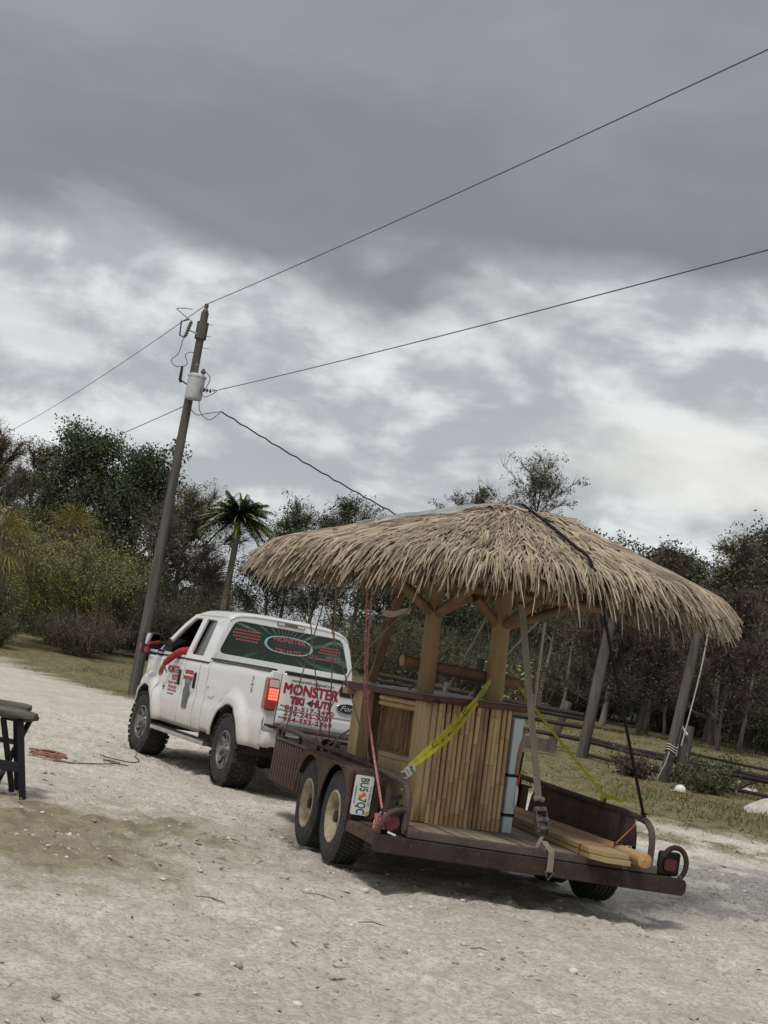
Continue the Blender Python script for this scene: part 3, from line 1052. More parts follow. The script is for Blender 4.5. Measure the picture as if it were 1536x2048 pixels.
# directions follow the line of poles: to the right it comes forward past the camera
dR = vec(10.15, -22.2, 0)
dR /= np.linalg.norm(dR)
dL = vec(-13.9, 33, 0)
dL /= np.linalg.norm(dL)
wire('power_line', 'upper power line running from the pole top to the upper right', top, top + dR * 52 + vec(0, 0, -0.2), 0.3, 0.011)
wire('power_line', 'upper power line running from the pole top down to the left', top, top + dL * 60 + vec(0, 0, -0.2), 0.7, 0.011)
nr = vec(PX + 0.62, PY - 0.3, ZB + 8.95)
dN = vec(5.02, 21.63, 0) - vec(nr[0], nr[1], 0)
dN /= np.linalg.norm(dN)
wire('neutral_line', 'lower wire running from the transformer to the right edge', nr, nr + dN * 50 + vec(0, 0, 0.7), 0.3, 0.011)
nl = vec(PX - 0.12, PY, ZB + 8.45)
wire('neutral_line', 'lower wire running from the pole into the oaks at left', nl, nl + dL * 55 + vec(0, 0, 0.2), 0.4, 0.012)
sd = vec(PX + 0.98, PY - 0.3, ZB + 8.42)
sv = []
for t in np.linspace(0, 1, 70):
    p = sd * (1 - t) + vec(8.2, 46, 4.6) * t
    p[2] -= 0.55 * 4 * t * (1 - t) * 0.55 - 0.02 * math.sin(t * 260)
    sv.append(p)
tag(MB().tube(sv, 0.021, 6).build('service_drop', BLACK, recalc=False), 'thick black service cable sagging from the transformer behind the thatch', 'cable')

# ------------------------------------------------------------------ fence and poles on the right
FW = mat('fence_wood', (0.145, 0.133, 0.117), 0.95, col2=(0.065, 0.06, 0.052), vscale=6, stretch=(1, 1, 0.15), bump=0.7, bscale=16, spec=0.1)
FD = mat('fence_rail_dark', (0.034, 0.03, 0.027), 0.9, col2=(0.06, 0.052, 0.046), vscale=3, stretch=(0.3, 1, 1), bump=0.5, bscale=20, spec=0.1)
fz = lambda x, y: gh(x, y)
fence = empty('rail_fence', (5.0, 32, fz(5, 32)), label='dark weathered rail fence across the paddock behind the trailer', cat='fence')
FO = vec(5.0, 32, fz(5, 32))


def frail(a, c, r=0.035):
    a = vec(a[0], a[1], gh(a[0], a[1]) + a[2]) - FO
    c = vec(c[0], c[1], gh(c[0], c[1]) + c[2]) - FO
    m = (a + c) / 2 + vec(0, 0, -0.03)
    MB().tube([a, m, c], r * 1.6, 7).build('rail', FD, fence)


A, B_, C_, D_ = (0.4, 35), (5.0, 32), (6.72, 29.9), (12.5, 26.5)
for z in (0.36, 0.62, 0.80):
    frail((*A, z + 0.05), (*B_, z), 0.03)
frail((*A, 0.98), (*B_, 0.88), 0.035)
for z, r_ in ((0.09, 0.022), (0.37, 0.032), (0.43, 0.028)):
    frail((*B_, z), (*C_, z + 0.04), r_)
    frail((*C_, z + 0.02), (*D_, z + 0.12), r_)
frail((*C_, 0.62), (*D_, 0.66), 0.018)


def fpost(x, y, h, r, lean=(0, 0), parent=fence, O=FO, name='post', m=FW):
    z0 = gh(x, y)
    z = np.linspace(-0.15, h, 8)
    P = np.stack([x + lean[0] * z / h, y + lean[1] * z / h, z0 + z], -1) - O
    rr = r * (1.06 - 0.12 * np.clip(z, 0, None) / h) * (1 + RNG.normal(0, 0.02, 8))
    return MB().tube(P, rr, 11).build(name, m, parent)


fpost(2.1, 33.9, 1.0, 0.09)
fpost(4.55, 33.2, 1.05, 0.10, (0.25, 0.1))
fpost(6.75, 29.9, 1.15, 0.13, (0.02, 0))
fpost(6.52, 30.1, 1.0, 0.06, (0.03, 0), m=FD)
fpost(9.4, 28.3, 1.0, 0.08)
fpost(12.5, 26.5, 1.0, 0.09)
for (x, y, h, r, ln, lab) in [(5.05, 31.8, 3.3, 0.118, (0.18, 0), 'stout grey pole in the fence line left of the white rope pole'),
                              (6.38, 29.6, 3.3, 0.10, (0.26, 0), 'grey pole with a white rope tied round its foot')]:
    z0 = gh(x, y)
    e = empty('timber_pole', (x, y, z0), label=lab, cat='pole')
    fpost(x, y, h, r, ln, e, vec(x, y, z0), 'pole', FW)
PALE = mat('pale_rope', (0.55, 0.52, 0.44), 0.9, var=0.25, vscale=60, bump=0.4, bscale=120, spec=0.1)
x, y, z0 = 6.38, 29.6, gh(6.38, 29.6)
b = MB()
b.tube(curve_pts([(x + 0.42, y - 0.1, z0 + 3.2), (x + 0.36, y - 0.15, z0 + 2.2), (x + 0.2, y - 0.17, z0 + 0.75)], 10), 0.014, 5)
for k in range(3):
    b.tube([(x + 0.05 + 0.12 * math.cos(a), y + 0.12 * math.sin(a), z0 + 0.62 + 0.05 * k + 0.03 * math.sin(a * 2)) for a in np.linspace(0, 2 * math.pi, 17)], 0.014, 5)
b.tube(curve_pts([(x - 0.02, y - 0.2, z0 + 0.6), (x - 0.08, y - 0.24, z0 + 0.35), (x - 0.2, y - 0.3, z0 + 0.05)], 8), 0.012, 5)
tag(b.build('tied_rope', PALE, recalc=False), 'pale rope hanging down and tied round the grey fence pole', 'rope')
WHP = mat('white_plastic', (0.78, 0.78, 0.76), 0.45, var=0.1, vscale=8)
b = MB()
bx_, by_ = 6.34, 27.9
bz_ = gh(bx_, by_)
b.lathe([(0, 0.095), (0.0, 0.105), (0.04, 0.11), (0.09, 0.09), (0.12, 0.05), (0.13, 0.0)], 'z', 14, (bx_, by_, bz_ + 0.02))
b.grid(lambda u, v: (bx_ - 0.09 - 0.09 * u, by_ - 0.07 + 0.14 * v, bz_ + 0.03 - 0.01 * u), 3, 4)
tag(b.build('white_helmet', WHP), 'white plastic cap lying in the grass below the fence', 'helmet')
b = MB()
b.tube([(6.55, 29.7, gh(6.55, 29.7) + 0.98), (6.60, 29.7, gh(6.6, 29.7) + 1.12), (6.72, 29.7, gh(6.6, 29.7) + 0.98)], 0.03, 8)
tag(b.build('white_pipe', WHP), 'bent white pipe on top of the fence post', 'pipe')
RUB = mat('marl_heap', (0.62, 0.59, 0.53), 0.95, col2=(0.40, 0.37, 0.32), vscale=5, bump=0.9, bscale=12, spec=0.1)


def heap(name, label, x, y, sx, sy, h):
    def fn(u, v):
        r, a = u, v * 2 * math.pi
        px, py = x + sx * r * math.cos(a), y + sy * r * math.sin(a)
        k = math.cos(min(1, r) * math.pi / 2)
        return (px, py, gh(px, py) - 0.04 + h * k * (0.7 + 0.6 * float(fbm(np.array(px * 4), np.array(py * 4), 3))))
    tag(MB().grid(fn, 12, 30).build(name, RUB, ang=80), label, 'heap')


heap('rubble_heap', 'low heap of pale marl at the right edge', 8.0, 26.8, 0.85, 0.6, 0.4)
heap('rubble_heap', 'small flat pale heap in the weeds behind the fence', 8.3, 31.2, 0.45, 0.4, 0.2)
# grey plank lying against the lower rails behind the bamboo bar
b = MB()
b.obox((3.2, 31.2, gh(3.2, 31.2) + 0.16), (4.35, 30.9, gh(4.35, 30.9) + 0.2), 0.05, 0.26)
tag(b.build('grey_plank', FW), 'grey plank lying low behind the fence near the bar', 'plank')
# ------------------------------------------------------------------ pickup truck
def paint_mat():
    m = bpy.data.materials.new('truck_white')
    m.use_nodes = True
    m.node_tree.nodes.clear()
    q = NG(m.node_tree)
    b = q.n('ShaderNodeBsdfPrincipled')
    o = q.n('ShaderNodeOutputMaterial')
    q.l(b.outputs[0], o.inputs[0])
    c = q.n('ShaderNodeTexCoord').outputs['Object']
    sp = q.n('ShaderNodeSeparateXYZ')
    q.l(c, sp.inputs[0])
    n = q.noise(c, 3.5, 7, 0.65)
    n2 = q.noise(c, 18, 5, 0.7)
    # road dust splashed up the lower body
    low = q.m('ADD', sp.outputs['Z'], q.m('MULTIPLY', q.m('SUBTRACT', n, 0.5), 0.55))
    d = q.ss(low, 0.95, 0.50)
    d = q.m('MULTIPLY', d, q.m('ADD', q.m('MULTIPLY', n2, 0.7), 0.35))
    film = q.m('MULTIPLY', q.ss(n, 0.35, 0.7), 0.13)
    col = q.mix(film, (0.70, 0.70, 0.695), (0.54, 0.515, 0.47))
    col = q.mix(q.m('MULTIPLY', d, 0.8), col, (0.42, 0.36, 0.27))
    q.l(col, b.inputs['Base Color'])
    q.l(q.m('ADD', q.m('MULTIPLY', q.m('MAXIMUM', d, film), 0.5), 0.2), b.inputs['Roughness'])
    b.inputs['Coat Weight'].default_value = 0.6
    b.inputs['Coat Roughness'].default_value = 0.06
    return m


PAINT = paint_mat()
TYRE = mat('tyre_rubber', (0.026, 0.026, 0.027), 0.85, col2=(0.055, 0.05, 0.044), vscale=7, bump=0.3, bscale=50, spec=0.25)
ALLOY = mat('alloy', (0.27, 0.265, 0.26), 0.5, 0.6, var=0.45, vscale=8)
CHROME = mat('chrome_dusty', (0.55, 0.54, 0.52), 0.3, 0.85, col2=(0.40, 0.37, 0.32), vscale=4, rvar=0.2)
DARK = mat('dark_plastic', (0.016, 0.016, 0.017), 0.55, spec=0.4)
UNDER = mat('underbody', (0.022, 0.02, 0.018), 0.9, col2=(0.05, 0.042, 0.032), vscale=5)
GLASS = mat('tinted_glass', (0.008, 0.009, 0.010), 0.06, spec=0.5)
SEAT = mat('seat_fabric', (0.035, 0.034, 0.034), 0.9)
REDL = mat('red_lens', (0.30, 0.008, 0.01), 0.16, spec=0.6, coat=0.5)
REDON = mat('red_lens_lit', (0.5, 0.03, 0.02), 0.2, emit=(1.0, 0.09, 0.045, 2.6))
CLEARL = mat('clear_lens', (0.55, 0.52, 0.48), 0.15, spec=0.6, coat=0.5)
LETR = mat('lettering_red', (0.33, 0.022, 0.03), 0.5, var=0.15, vscale=20)
LETD = mat('lettering_dark', (0.03, 0.03, 0.032), 0.5)
SILV = mat('emblem_silver', (0.6, 0.61, 0.62), 0.3, 0.8)

TY, TX = 17.78, -0.44
truck = empty('pickup_truck', (TX, TY, 0), (0, 0, R(24.5)), 'white pickup truck with tiki sign lettering towing the trailer', 'pickup truck')
WB = 3.42
AR = 0.50
WZ = 0.43


def arch(y):
    z = 0.53 if y < 1.1 else 0.50
    for wy in (0.0, WB):
        d = abs(y - wy)
        if d < AR:
            z = max(z, WZ + math.sqrt(AR * AR - d * d))
    return z


def side_x(y, z):
    """half width of the body side"""
    w = np.interp(z, [0.45, 0.62, 0.86, 0.90, 1.05, 1.30, 1.38, 1.42], [0.945, 0.985, 0.992, 0.972, 0.985, 0.985, 0.972, 0.95])
    if y > WB:                                   # nose tapers
        w -= 0.14 * ((y - WB) / 0.74) ** 2
    k = 0
    for wy, wd in ((0.0, 1.0), (WB, 1.0)):
        d = math.hypot(y - wy, z - WZ)
        k = max(k, wd * (1 - float(sstep(0.60, 0.69, np.array(d)))))
    return w + 0.075 * k


def side_panel(name, s, y0, y1, topf, m=PAINT, nz=14, gap=0.008):
    n = max(4, int((y1 - y0) / 0.03))
    rows = []

    def fn(u, v):
        y = y0 + gap + (y1 - y0 - 2 * gap) * u
        zb, zt = arch(y), topf(y)
        z = zb + (zt - zb) * v
        return (s * side_x(y, z), y, z)
    o = MB().grid(fn, n, nz).build(name, m, truck, ang=50)
    sm = o.modifiers.new('Solidify', 'SOLIDIFY')
    sm.thickness = 0.018
    sm.offset = -1 if s > 0 else -1
    return o


BELT = lambda y: 1.36
for s in (-1, 1):
    side_panel('bed_side', s, -0.98, 1.10, lambda y: 1.405)
    side_panel('cab_corner', s, 1.10, 1.44, BELT)
    side_panel('rear_door', s, 1.44, 2.06, BELT)
    side_panel('door', s, 2.06, 3.02, BELT)
    side_panel('fender', s, 3.02, 4.16, lambda y: 1.34 - 0.10 * max(0, (y - 3.6) / 0.72) ** 2)
    # black cap on top of the bed side and arch liner
    MB().box(min(s * 0.90, s * 0.985), max(s * 0.90, s * 0.985), -0.97, 1.09, 1.407, 1.43).build('bed_rail_cap', DARK, truck, bevel=0.008)
    for wy in (0.0, WB):
        MB().grid(lambda u, v, wy=wy: (s * (0.60 + 0.40 * v), wy + 0.505 * math.cos(math.pi * u), WZ + 0.505 * math.sin(math.pi * u)), 16, 2).build('arch_liner', UNDER, truck)
    # inner bed wall
    MB().box(min(s * 0.78, s * 0.80), max(s * 0.78, s * 0.80), -0.96, 1.08, 0.8, 1.40).build('bed_inner_wall', PAINT, truck)

# cab greenhouse ---------------------------------------------------
def cab_w(z):
    return float(np.interp(z, [1.34, 1.5, 1.9, 1.97, 2.03], [0.972, 0.945, 0.825, 0.785, 0.68]))


def filled(loops, fn, name, m, parent, solid=0.03):
    """flat panel with holes: loops[0] is the outline, the rest are openings"""
    bm = bmesh.new()
    edges = []
    for lp in loops:
        vs = [bm.verts.new((p[0], p[1], 0)) for p in lp]
        for i in range(len(vs)):
            edges.append(bm.edges.new((vs[i], vs[(i + 1) % len(vs)])))
    bmesh.ops.triangle_fill(bm, use_beauty=True, edges=edges)
    for v in bm.verts:
        v.co = fn(v.co.x, v.co.y)
    bmesh.ops.recalc_face_normals(bm, faces=bm.faces)
    me = bpy.data.meshes.new(name)
    bm.to_mesh(me)
    bm.free()
    me.materials.append(m)
    o = bpy.data.objects.new(name, me)
    COL.objects.link(o)
    o.parent = parent
    sm = o.modifiers.new('Solidify', 'SOLIDIFY')
    sm.thickness = solid
    sm.offset = 0
    bv = o.modifiers.new('Bevel', 'BEVEL')
    bv.width = 0.006
    bv.segments = 2
    bv.limit_method = 'ANGLE'
    return o


def rnd(poly, r, n=4):
    """round the corners of a polygon"""
    out = []
    m = len(poly)
    for i in range(m):
        p0, p, p1 = np.array(poly[i - 1], float), np.array(poly[i], float), np.array(poly[(i + 1) % m], float)
        a, b_ = p0 - p, p1 - p
        ra = min(r, 0.45 * np.linalg.norm(a), 0.45 * np.linalg.norm(b_))
        a, b_ = p + a / np.linalg.norm(a) * ra, p + b_ / np.linalg.norm(b_) * ra
        for t in np.linspace(0, 1, n + 1):
            out.append(tuple((1 - t) ** 2 * a + 2 * t * (1 - t) * p + t * t * b_))
    return out


side_out = [(1.12, 1.365), (1.12, 1.6), (1.13, 1.8), (1.15, 1.93), (1.2, 1.97), (1.6, 1.99), (2.2, 1.985), (2.5, 1.95), (2.75, 1.80), (3.05, 1.58), (3.30, 1.40), (3.32, 1.365)]
win_r = rnd([(1.42, 1.43), (1.49, 1.89), (1.92, 1.905), (1.95, 1.43)], 0.04)
win_f = rnd([(2.10, 1.40), (2.08, 1.905), (2.40, 1.90), (2.70, 1.73), (3.12, 1.41)], 0.04)
for s in (-1, 1):
    filled([side_out, win_r, win_f], lambda y, z, s=s: (s * cab_w(z), y, z), 'cab_pillars', PAINT, truck, 0.035)
    qs = [(1.40, 1.41), (1.47, 1.91), (1.94, 1.925), (1.97, 1.41)]
    filled([qs], lambda y, z, s=s: (s * (cab_w(z) - 0.03), y, z), 'quarter_window', GLASS, truck, 0.006)
    if s > 0:
        filled([win_f], lambda y, z, s=s: (s * (cab_w(z) - 0.03), y, z), 'side_window', GLASS, truck, 0.006)
# rear wall of the cab with its big window
rout = [(-0.965, 1.365), (-0.945, 1.5), (-0.825, 1.9), (-0.785, 1.97), (-0.68, 2.02), (0, 2.045), (0.68, 2.02), (0.785, 1.97), (0.825, 1.9), (0.945, 1.5), (0.965, 1.365)]
glass_poly = rnd([(-0.90, 1.50), (-0.735, 1.935), (0.735, 1.935), (0.90, 1.50)], 0.09, 6)
rear_y = lambda z: 1.115 + 0.06 * max(0, z - 1.4)
filled([rout, glass_poly], lambda x, z: (x, rear_y(z), z), 'cab_rear_wall', PAINT, truck, 0.035)


def leaf_glass():
    """printed film on the rear window: green palm blades fanning out of the middle"""
    m = bpy.data.materials.new('printed_window_film')
    m.use_nodes = True
    m.node_tree.nodes.clear()
    q = NG(m.node_tree)
    b = q.n('ShaderNodeBsdfPrincipled')
    o = q.n('ShaderNodeOutputMaterial')
    q.l(b.outputs[0], o.inputs[0])
    c = q.n('ShaderNodeTexCoord').outputs['Object']
    sp = q.n('ShaderNodeSeparateXYZ')
    q.l(c, sp.inputs[0])
    ang = q.m('ARCTAN2', q.m('SUBTRACT', sp.outputs['Z'], 1.72), q.m('ADD', sp.outputs['X'], 0.05))
    n = q.noise(c, 3.0, 3, 0.5)
    st = q.m('SINE', q.m('ADD', q.m('MULTIPLY', ang, 26), q.m('MULTIPLY', n, 7)))
    f = q.ss(st, 0.1, 1.0)
    patch = q.ss(q.noise(c, 2.0, 4, 0.6), 0.4, 0.62)
    col = q.mix(q.m('MULTIPLY', f, patch), (0.008, 0.022, 0.012), (0.055, 0.13, 0.06))
    hi = q.m('MULTIPLY', q.ss(st, 0.75, 1.0), q.ss(sp.outputs['Z'], 1.78, 1.92))
    col = q.mix(q.m('MULTIPLY', hi, 0.5), col, (0.32, 0.40, 0.30))
    q.l(col, b.inputs['Base Color'])
    b.inputs['Roughness'].default_value = 0.22
    return m


rg = filled([rnd([(-0.915, 1.485), (-0.745, 1.95), (0.745, 1.95), (0.915, 1.485)], 0.09, 6)], lambda x, z: (x, rear_y(z) + 0.006, z), 'rear_window', leaf_glass(), truck, 0.006)
# sign printed on the window
RM = lambda x, z, e=0.006: basis((x, rear_y(z) + 0.003 - e, z), (1, 0, 0), (0, 0.06, 1))
BLUE = mat('print_pale_blue', (0.30, 0.42, 0.46), 0.4)
PINK = mat('print_red', (0.30, 0.095, 0.09), 0.4)
b = MB()


def ring2d(fo, fi, n=40):
    mb = MB()
    for i in range(n):
        a0, a1 = 2 * math.pi * i / n, 2 * math.pi * (i + 1) / n
        mb.add([fo(a0), fo(a1), fi(a1), fi(a0)], [(0, 1, 2, 3)])
    return mb


def onw(x, z, e):
    return (x, rear_y(z) - e, z)


lo_, la_ = (0.02, 1.74), 0
bad = lambda k, e: (lambda a: onw(lo_[0] + k * 0.335 * math.cos(a), lo_[1] + k * 0.125 * math.sin(a) * (1 + 0.12 * math.cos(2 * a)), e))
b = ring2d(bad(1.0, 0.004), bad(0.90, 0.004))
b.build('sign_border', BLUE, rg, smooth=False)
b = MB().prism([(-0.20, 1.70), (-0.15, 1.745), (-0.05, 1.765), (0.08, 1.765), (0.2, 1.74), (0.25, 1.705), (0.12, 1.70)], 'y', rear_y(1.73) - 0.003, rear_y(1.73) - 0.0045)
b.build('sign_roof_shape', mat('print_charcoal', (0.03, 0.035, 0.04), 0.4), rg, smooth=False)
text('sign_word', 'MONSTER', 0.085, PINK, rg, RM(0.02, 1.80), 0.0005, sx=1.15, bold=0.003)
text('sign_word', 'TIKI HUTS', 0.075, PINK, rg, RM(0.02, 1.66), 0.0005, sx=1.05, bold=0.003)
for (x, z, w) in [(-0.56, 1.83, 0.34), (-0.57, 1.79, 0.36), (-0.57, 1.75, 0.34), (-0.55, 1.71, 0.30), (0.57, 1.80, 0.28), (0.58, 1.765, 0.26), (0.57, 1.73, 0.27),
                  (0.60, 1.675, 0.10), (0.50, 1.645, 0.42)]:
    mb = MB()
    x_ = x - w / 2
    while x_ < x + w / 2:
        l = RNG.uniform(0.018, 0.034)
        mb.add([onw(x_, z - 0.011, 0.004), onw(x_ + l, z - 0.011, 0.004), onw(x_ + l, z + 0.011, 0.004), onw(x_, z + 0.011, 0.004)], [(0, 1, 2, 3)])
        x_ += l + 0.007
    mb.build('small_print', PINK, rg, smooth=False)

# roof
def roof_fn(u, v):
    y = 1.12 + (2.62 - 1.12) * u
    t = -1 + 2 * v
    edge = cab_w(1.97) + 0.03
    x = edge * np.sign(t) * (1 - (1 - abs(t)) ** 1.6)
    z = 1.955 + 0.115 * (1 - abs(t) ** 3.2) - 0.10 * max(0, (u - 0.72) / 0.28) ** 2 - 0.035 * max(0, (0.12 - u) / 0.12) ** 2
    return (x, y, z)


MB().grid(roof_fn, 20, 28).build('roof', PAINT, truck, solid=0.02, ang=60)
b = MB()
for x in (-0.3, 0, 0.3):
    b.box(x - 0.05, x + 0.05, 2.40, 2.46, 2.035, 2.055)
b.build('roof_marker_lamp', mat('amber_lens', (0.35, 0.13, 0.02), 0.3), truck, bevel=0.008)
wsh = [(-0.92, 1.36), (-0.72, 1.95), (0.72, 1.95), (0.92, 1.36)]
filled([wsh], lambda x, z: (x, 3.30 - (z - 1.36) * 1.22, z), 'windscreen', GLASS, truck, 0.006)
hd = lambda u, v: (0.93 * (-1 + 2 * v) * (1 - 0.1 * u), 3.05 + 1.10 * u, 1.33 + 0.07 * math.cos((-1 + 2 * v) * 1.4) - 0.10 * u ** 3)
MB().grid(hd, 12, 16).build('bonnet', PAINT, truck, solid=0.015)
MB().box(-0.82, 0.82, 4.13, 4.19, 0.78, 1.24).build('grille', CHROME, truck, bevel=0.02)
MB().box(-0.80, 0.80, 4.10, 4.30, 0.52, 0.76).build('front_bumper', CHROME, truck, bevel=0.04)
# interior
MB().box(-0.93, 0.93, 1.2, 3.25, 0.62, 0.70).build('cab_floor', UNDER, truck)
MB().box(-0.85, 0.85, 3.0, 3.25, 0.9, 1.34).build('dashboard', DARK, truck, bevel=0.04)
for x in (-0.42, 0.42):
    MB().box(x - 0.26, x + 0.26, 2.12, 2.62, 0.70, 0.98).box(x - 0.25, x + 0.25, 2.02, 2.16, 0.9, 1.55).box(x - 0.13, x + 0.13, 2.02, 2.12, 1.57, 1.76).build('seat', SEAT, truck, bevel=0.04)
MB().box(-0.8, 0.8, 1.3, 1.42, 0.7, 1.45).build('rear_seat', SEAT, truck, bevel=0.04)
MB().tube([(-0.42 + 0.19 * math.cos(a), 2.86 + 0.06 * math.sin(a), 1.24 + 0.17 * math.sin(a)) for a in np.linspace(0, 2 * math.pi, 25)], 0.014, 7).build('steering_wheel', DARK, truck)

# bed
MB().box(-0.80, 0.80, -0.96, 1.08, 0.86, 0.90).build('bed_floor', PAINT, truck)
MB().box(-0.80, 0.80, 1.055, 1.085, 0.9, 1.40).build('bed_front', PAINT, truck)
# tailgate
GY = -1.0
GM = lambda x, z, e=0.0: basis((x, GY - 0.0125 - e, z), (1, 0, 0), (0, 0, 1))


def gate_fn(u, v):
    x, z = -0.835 + 1.67 * u, 0.835 + 0.565 * v
    zz_ = z - 0.835
    y = GY - 0.010 * sstep(0.0, 0.04, np.array(zz_)) + 0.012 * (1 - sstep(0.0, 0.02, np.array(abs(zz_ - 0.15) - 0.0)))
    return (x, float(y), z)


tg_ = MB().grid(gate_fn, 20, 40).build('tailgate', PAINT, truck, ang=30)
sm = tg_.modifiers.new('Solidify', 'SOLIDIFY')
sm.thickness = 0.05
sm.offset = -1
MB().box(-0.80, 0.80, GY - 0.02, GY + 0.06, 1.385, 1.43).build('tailgate_cap', DARK, tg_, bevel=0.012)
b = MB()
b.prism(rnd([(-0.13, 1.245), (-0.13, 1.36), (0.13, 1.36), (0.13, 1.245)], 0.03), 'y', GY - 0.020, GY - 0.005)
hb = b.build('handle_bezel', DARK, tg_, bevel=0.006)
MB().box(-0.10, 0.10, GY - 0.032, GY - 0.018, 1.30, 1.35).build('handle', DARK, tg_, bevel=0.006)
b = MB()
b.prism([(0.0 + 0.145 * math.cos(a), 1.12 + 0.062 * math.sin(a)) for a in np.linspace(0, 2 * math.pi, 32, endpoint=False)], 'y', GY - 0.028, GY - 0.01)
em = b.build('emblem', SILV, tg_, bevel=0.004)
b = MB()
b.prism([(0.0 + 0.135 * math.cos(a), 1.12 + 0.054 * math.sin(a)) for a in np.linspace(0, 2 * math.pi, 32, endpoint=False)], 'y', GY - 0.031, GY - 0.02)
b.build('emblem_field', mat('emblem_blue', (0.006, 0.008, 0.014), 0.25), tg_)
text('emblem_script', 'Ford', 0.085, SILV, tg_, basis((0, GY - 0.032, 1.12), (1, 0, 0), (0, 0, 1)), 0.001, sx=1.25, shear=0.35)
text('tailgate_lettering', 'monstertikihut@gmail.com', 0.05, LETD, tg_, GM(-0.47, 1.335), 0.0008, sx=0.95, shear=0.25)
text('tailgate_lettering', 'MONSTER', 0.16, LETR, tg_, GM(-0.475, 1.235), 0.0008, sx=0.92, bold=0.006)
text('tailgate_lettering', 'TIKI   HUTS', 0.112, LETR, tg_, GM(-0.455, 1.115), 0.0008, sx=0.88, bold=0.006)
b = MB().prism([(-0.505, 1.115), (-0.46, 1.145), (-0.415, 1.115), (-0.46, 1.085)], 'y', GY - 0.0125, GY - 0.0135)
b.build('tailgate_logo', LETD, tg_, smooth=False)
for z, s_ in ((1.032, '863-517-2490'), (0.968, '239-245-5381'), (0.904, '954-552-2369')):
    text('tailgate_lettering', s_, 0.066, LETR, tg_, GM(-0.455, z), 0.0008, sx=1.62, bold=0.0018)
for z in (1.045, 0.917):
    text('tailgate_lettering', 'Phone' if z > 1 else 'Direct', 0.03, LETD, tg_, GM(-0.775, z), 0.0008)
# tail lights
for s in (-1, 1):
    MB().box(*sorted((s * 0.842, s * 0.962)), -0.992, -0.93, 0.56, 1.404).build('bed_corner', PAINT, truck, bevel=0.01)
    a0, a1 = sorted((s * 0.865, s * 1.0))
    b = MB()
    b.prism(rnd([(a0, 0.965), (a0, 1.325), (a1, 1.325), (a1, 0.965)], 0.03), 'y', -1.03, -0.90)
    tl = b.build('tail_light', REDL, truck, bevel=0.018)
    c0, c1 = sorted((s * 0.875, s * 0.985))
    MB().prism(rnd([(c0, 1.225), (c0, 1.305), (c1, 1.305), (c1, 1.225)], 0.015), 'y', -1.036, -1.0).build('reversing_lens', CLEARL, tl, bevel=0.004)
    b = MB()
    for i in range(4):
        for j in range(4):
            x_ = c0 + 0.011 + 0.0275 * i
            z_ = 1.085 + 0.033 * j
            b.box(x_, x_ + 0.021, -1.0345, -1.02, z_, z_ + 0.025)
    b.build('lit_brake_lamp', REDON, tl, smooth=False)
# high brake lamp
MB().box(-0.19, 0.19, 1.115, 1.135, 1.972, 2.012).build('high_brake_lamp', mat('dull_lens', (0.14, 0.09, 0.06), 0.25), truck, bevel=0.006)
MB().box(-0.18, -0.09, 1.108, 1.12, 1.978, 2.006).box(0.09, 0.18, 1.108, 1.12, 1.978, 2.006).build('cargo_lamp', CLEARL, truck, bevel=0.004)
# rear bumper
b = MB()
b.grid(lambda u, v: (-1.0 + 2.0 * u, -1.04 - 0.16 * math.sin(math.pi * min(1, max(0, u * 1.0))) ** 0.35 + 0.05 * (abs(v - 0.5) * 2) ** 3, 0.58 + 0.215 * v), 30, 8)
b.build('rear_bumper', PAINT, truck, solid=0.05, ang=60)
b = MB()
b.grid(lambda u, v: (-1.005 + 2.01 * u, -1.05 - 0.16 * math.sin(math.pi * u) ** 0.35, 0.755 + 0.04 * v), 30, 3)
b.build('bumper_chrome_strip', CHROME, truck, solid=0.03)
MB().box(-0.96, -0.36, -1.19, -1.0, 0.797, 0.822).box(0.36, 0.96, -1.19, -1.0, 0.797, 0.822).build('bumper_step_pad', DARK, truck, bevel=0.008)
MB().box(-0.30, 0.30, -1.2, -1.02, 0.70, 0.79).build('bumper_plate_recess', DARK, truck, bevel=0.01)
MB().tube([(-0.80, -1.17, 0.70), (-0.80, -1.25, 0.69)], 0.028, 10).build('tow_hook', DARK, truck)
MB().box(-0.05, 0.05, -1.38, -0.6, 0.50, 0.58).tube([(0, -1.33, 0.56), (0, -1.33, 0.66)], 0.03, 10).build('hitch', UNDER, truck, bevel=0.006)
# underbody: frame, axles, tank, exhaust, mud flaps
b = MB()
for x in (-0.42, 0.42):
    b.box(x - 0.05, x + 0.05, -0.95, 4.1, 0.50, 0.66)
b.box(-0.35, 0.35, -0.9, -0.35, 0.56, 0.85)
b.box(-0.45, 0.40, 0.7, 2.2, 0.40, 0.62)
b.build('chassis_frame', UNDER, truck, bevel=0.01)
for wy in (0, WB):
    b = MB().tube([(-0.8, wy, 0.43), (0.8, wy, 0.43)], 0.055, 10)
    b.lathe([(-0.17, 0.05), (-0.08, 0.15), (0.08, 0.15), (0.17, 0.05)], 'x', 14, (0.0, wy, 0.43))
    b.build('axle', UNDER, truck)
MB().tube([(0.55, -1.0, 0.52), (0.55, 0.3, 0.55), (0.3, 1.8, 0.5)], 0.045, 9).build('exhaust', UNDER, truck)
MB().box(-0.90, -0.56, 0.55, 1.3, 0.36, 0.55).build('fuel_tank', UNDER, truck, bevel=0.03)
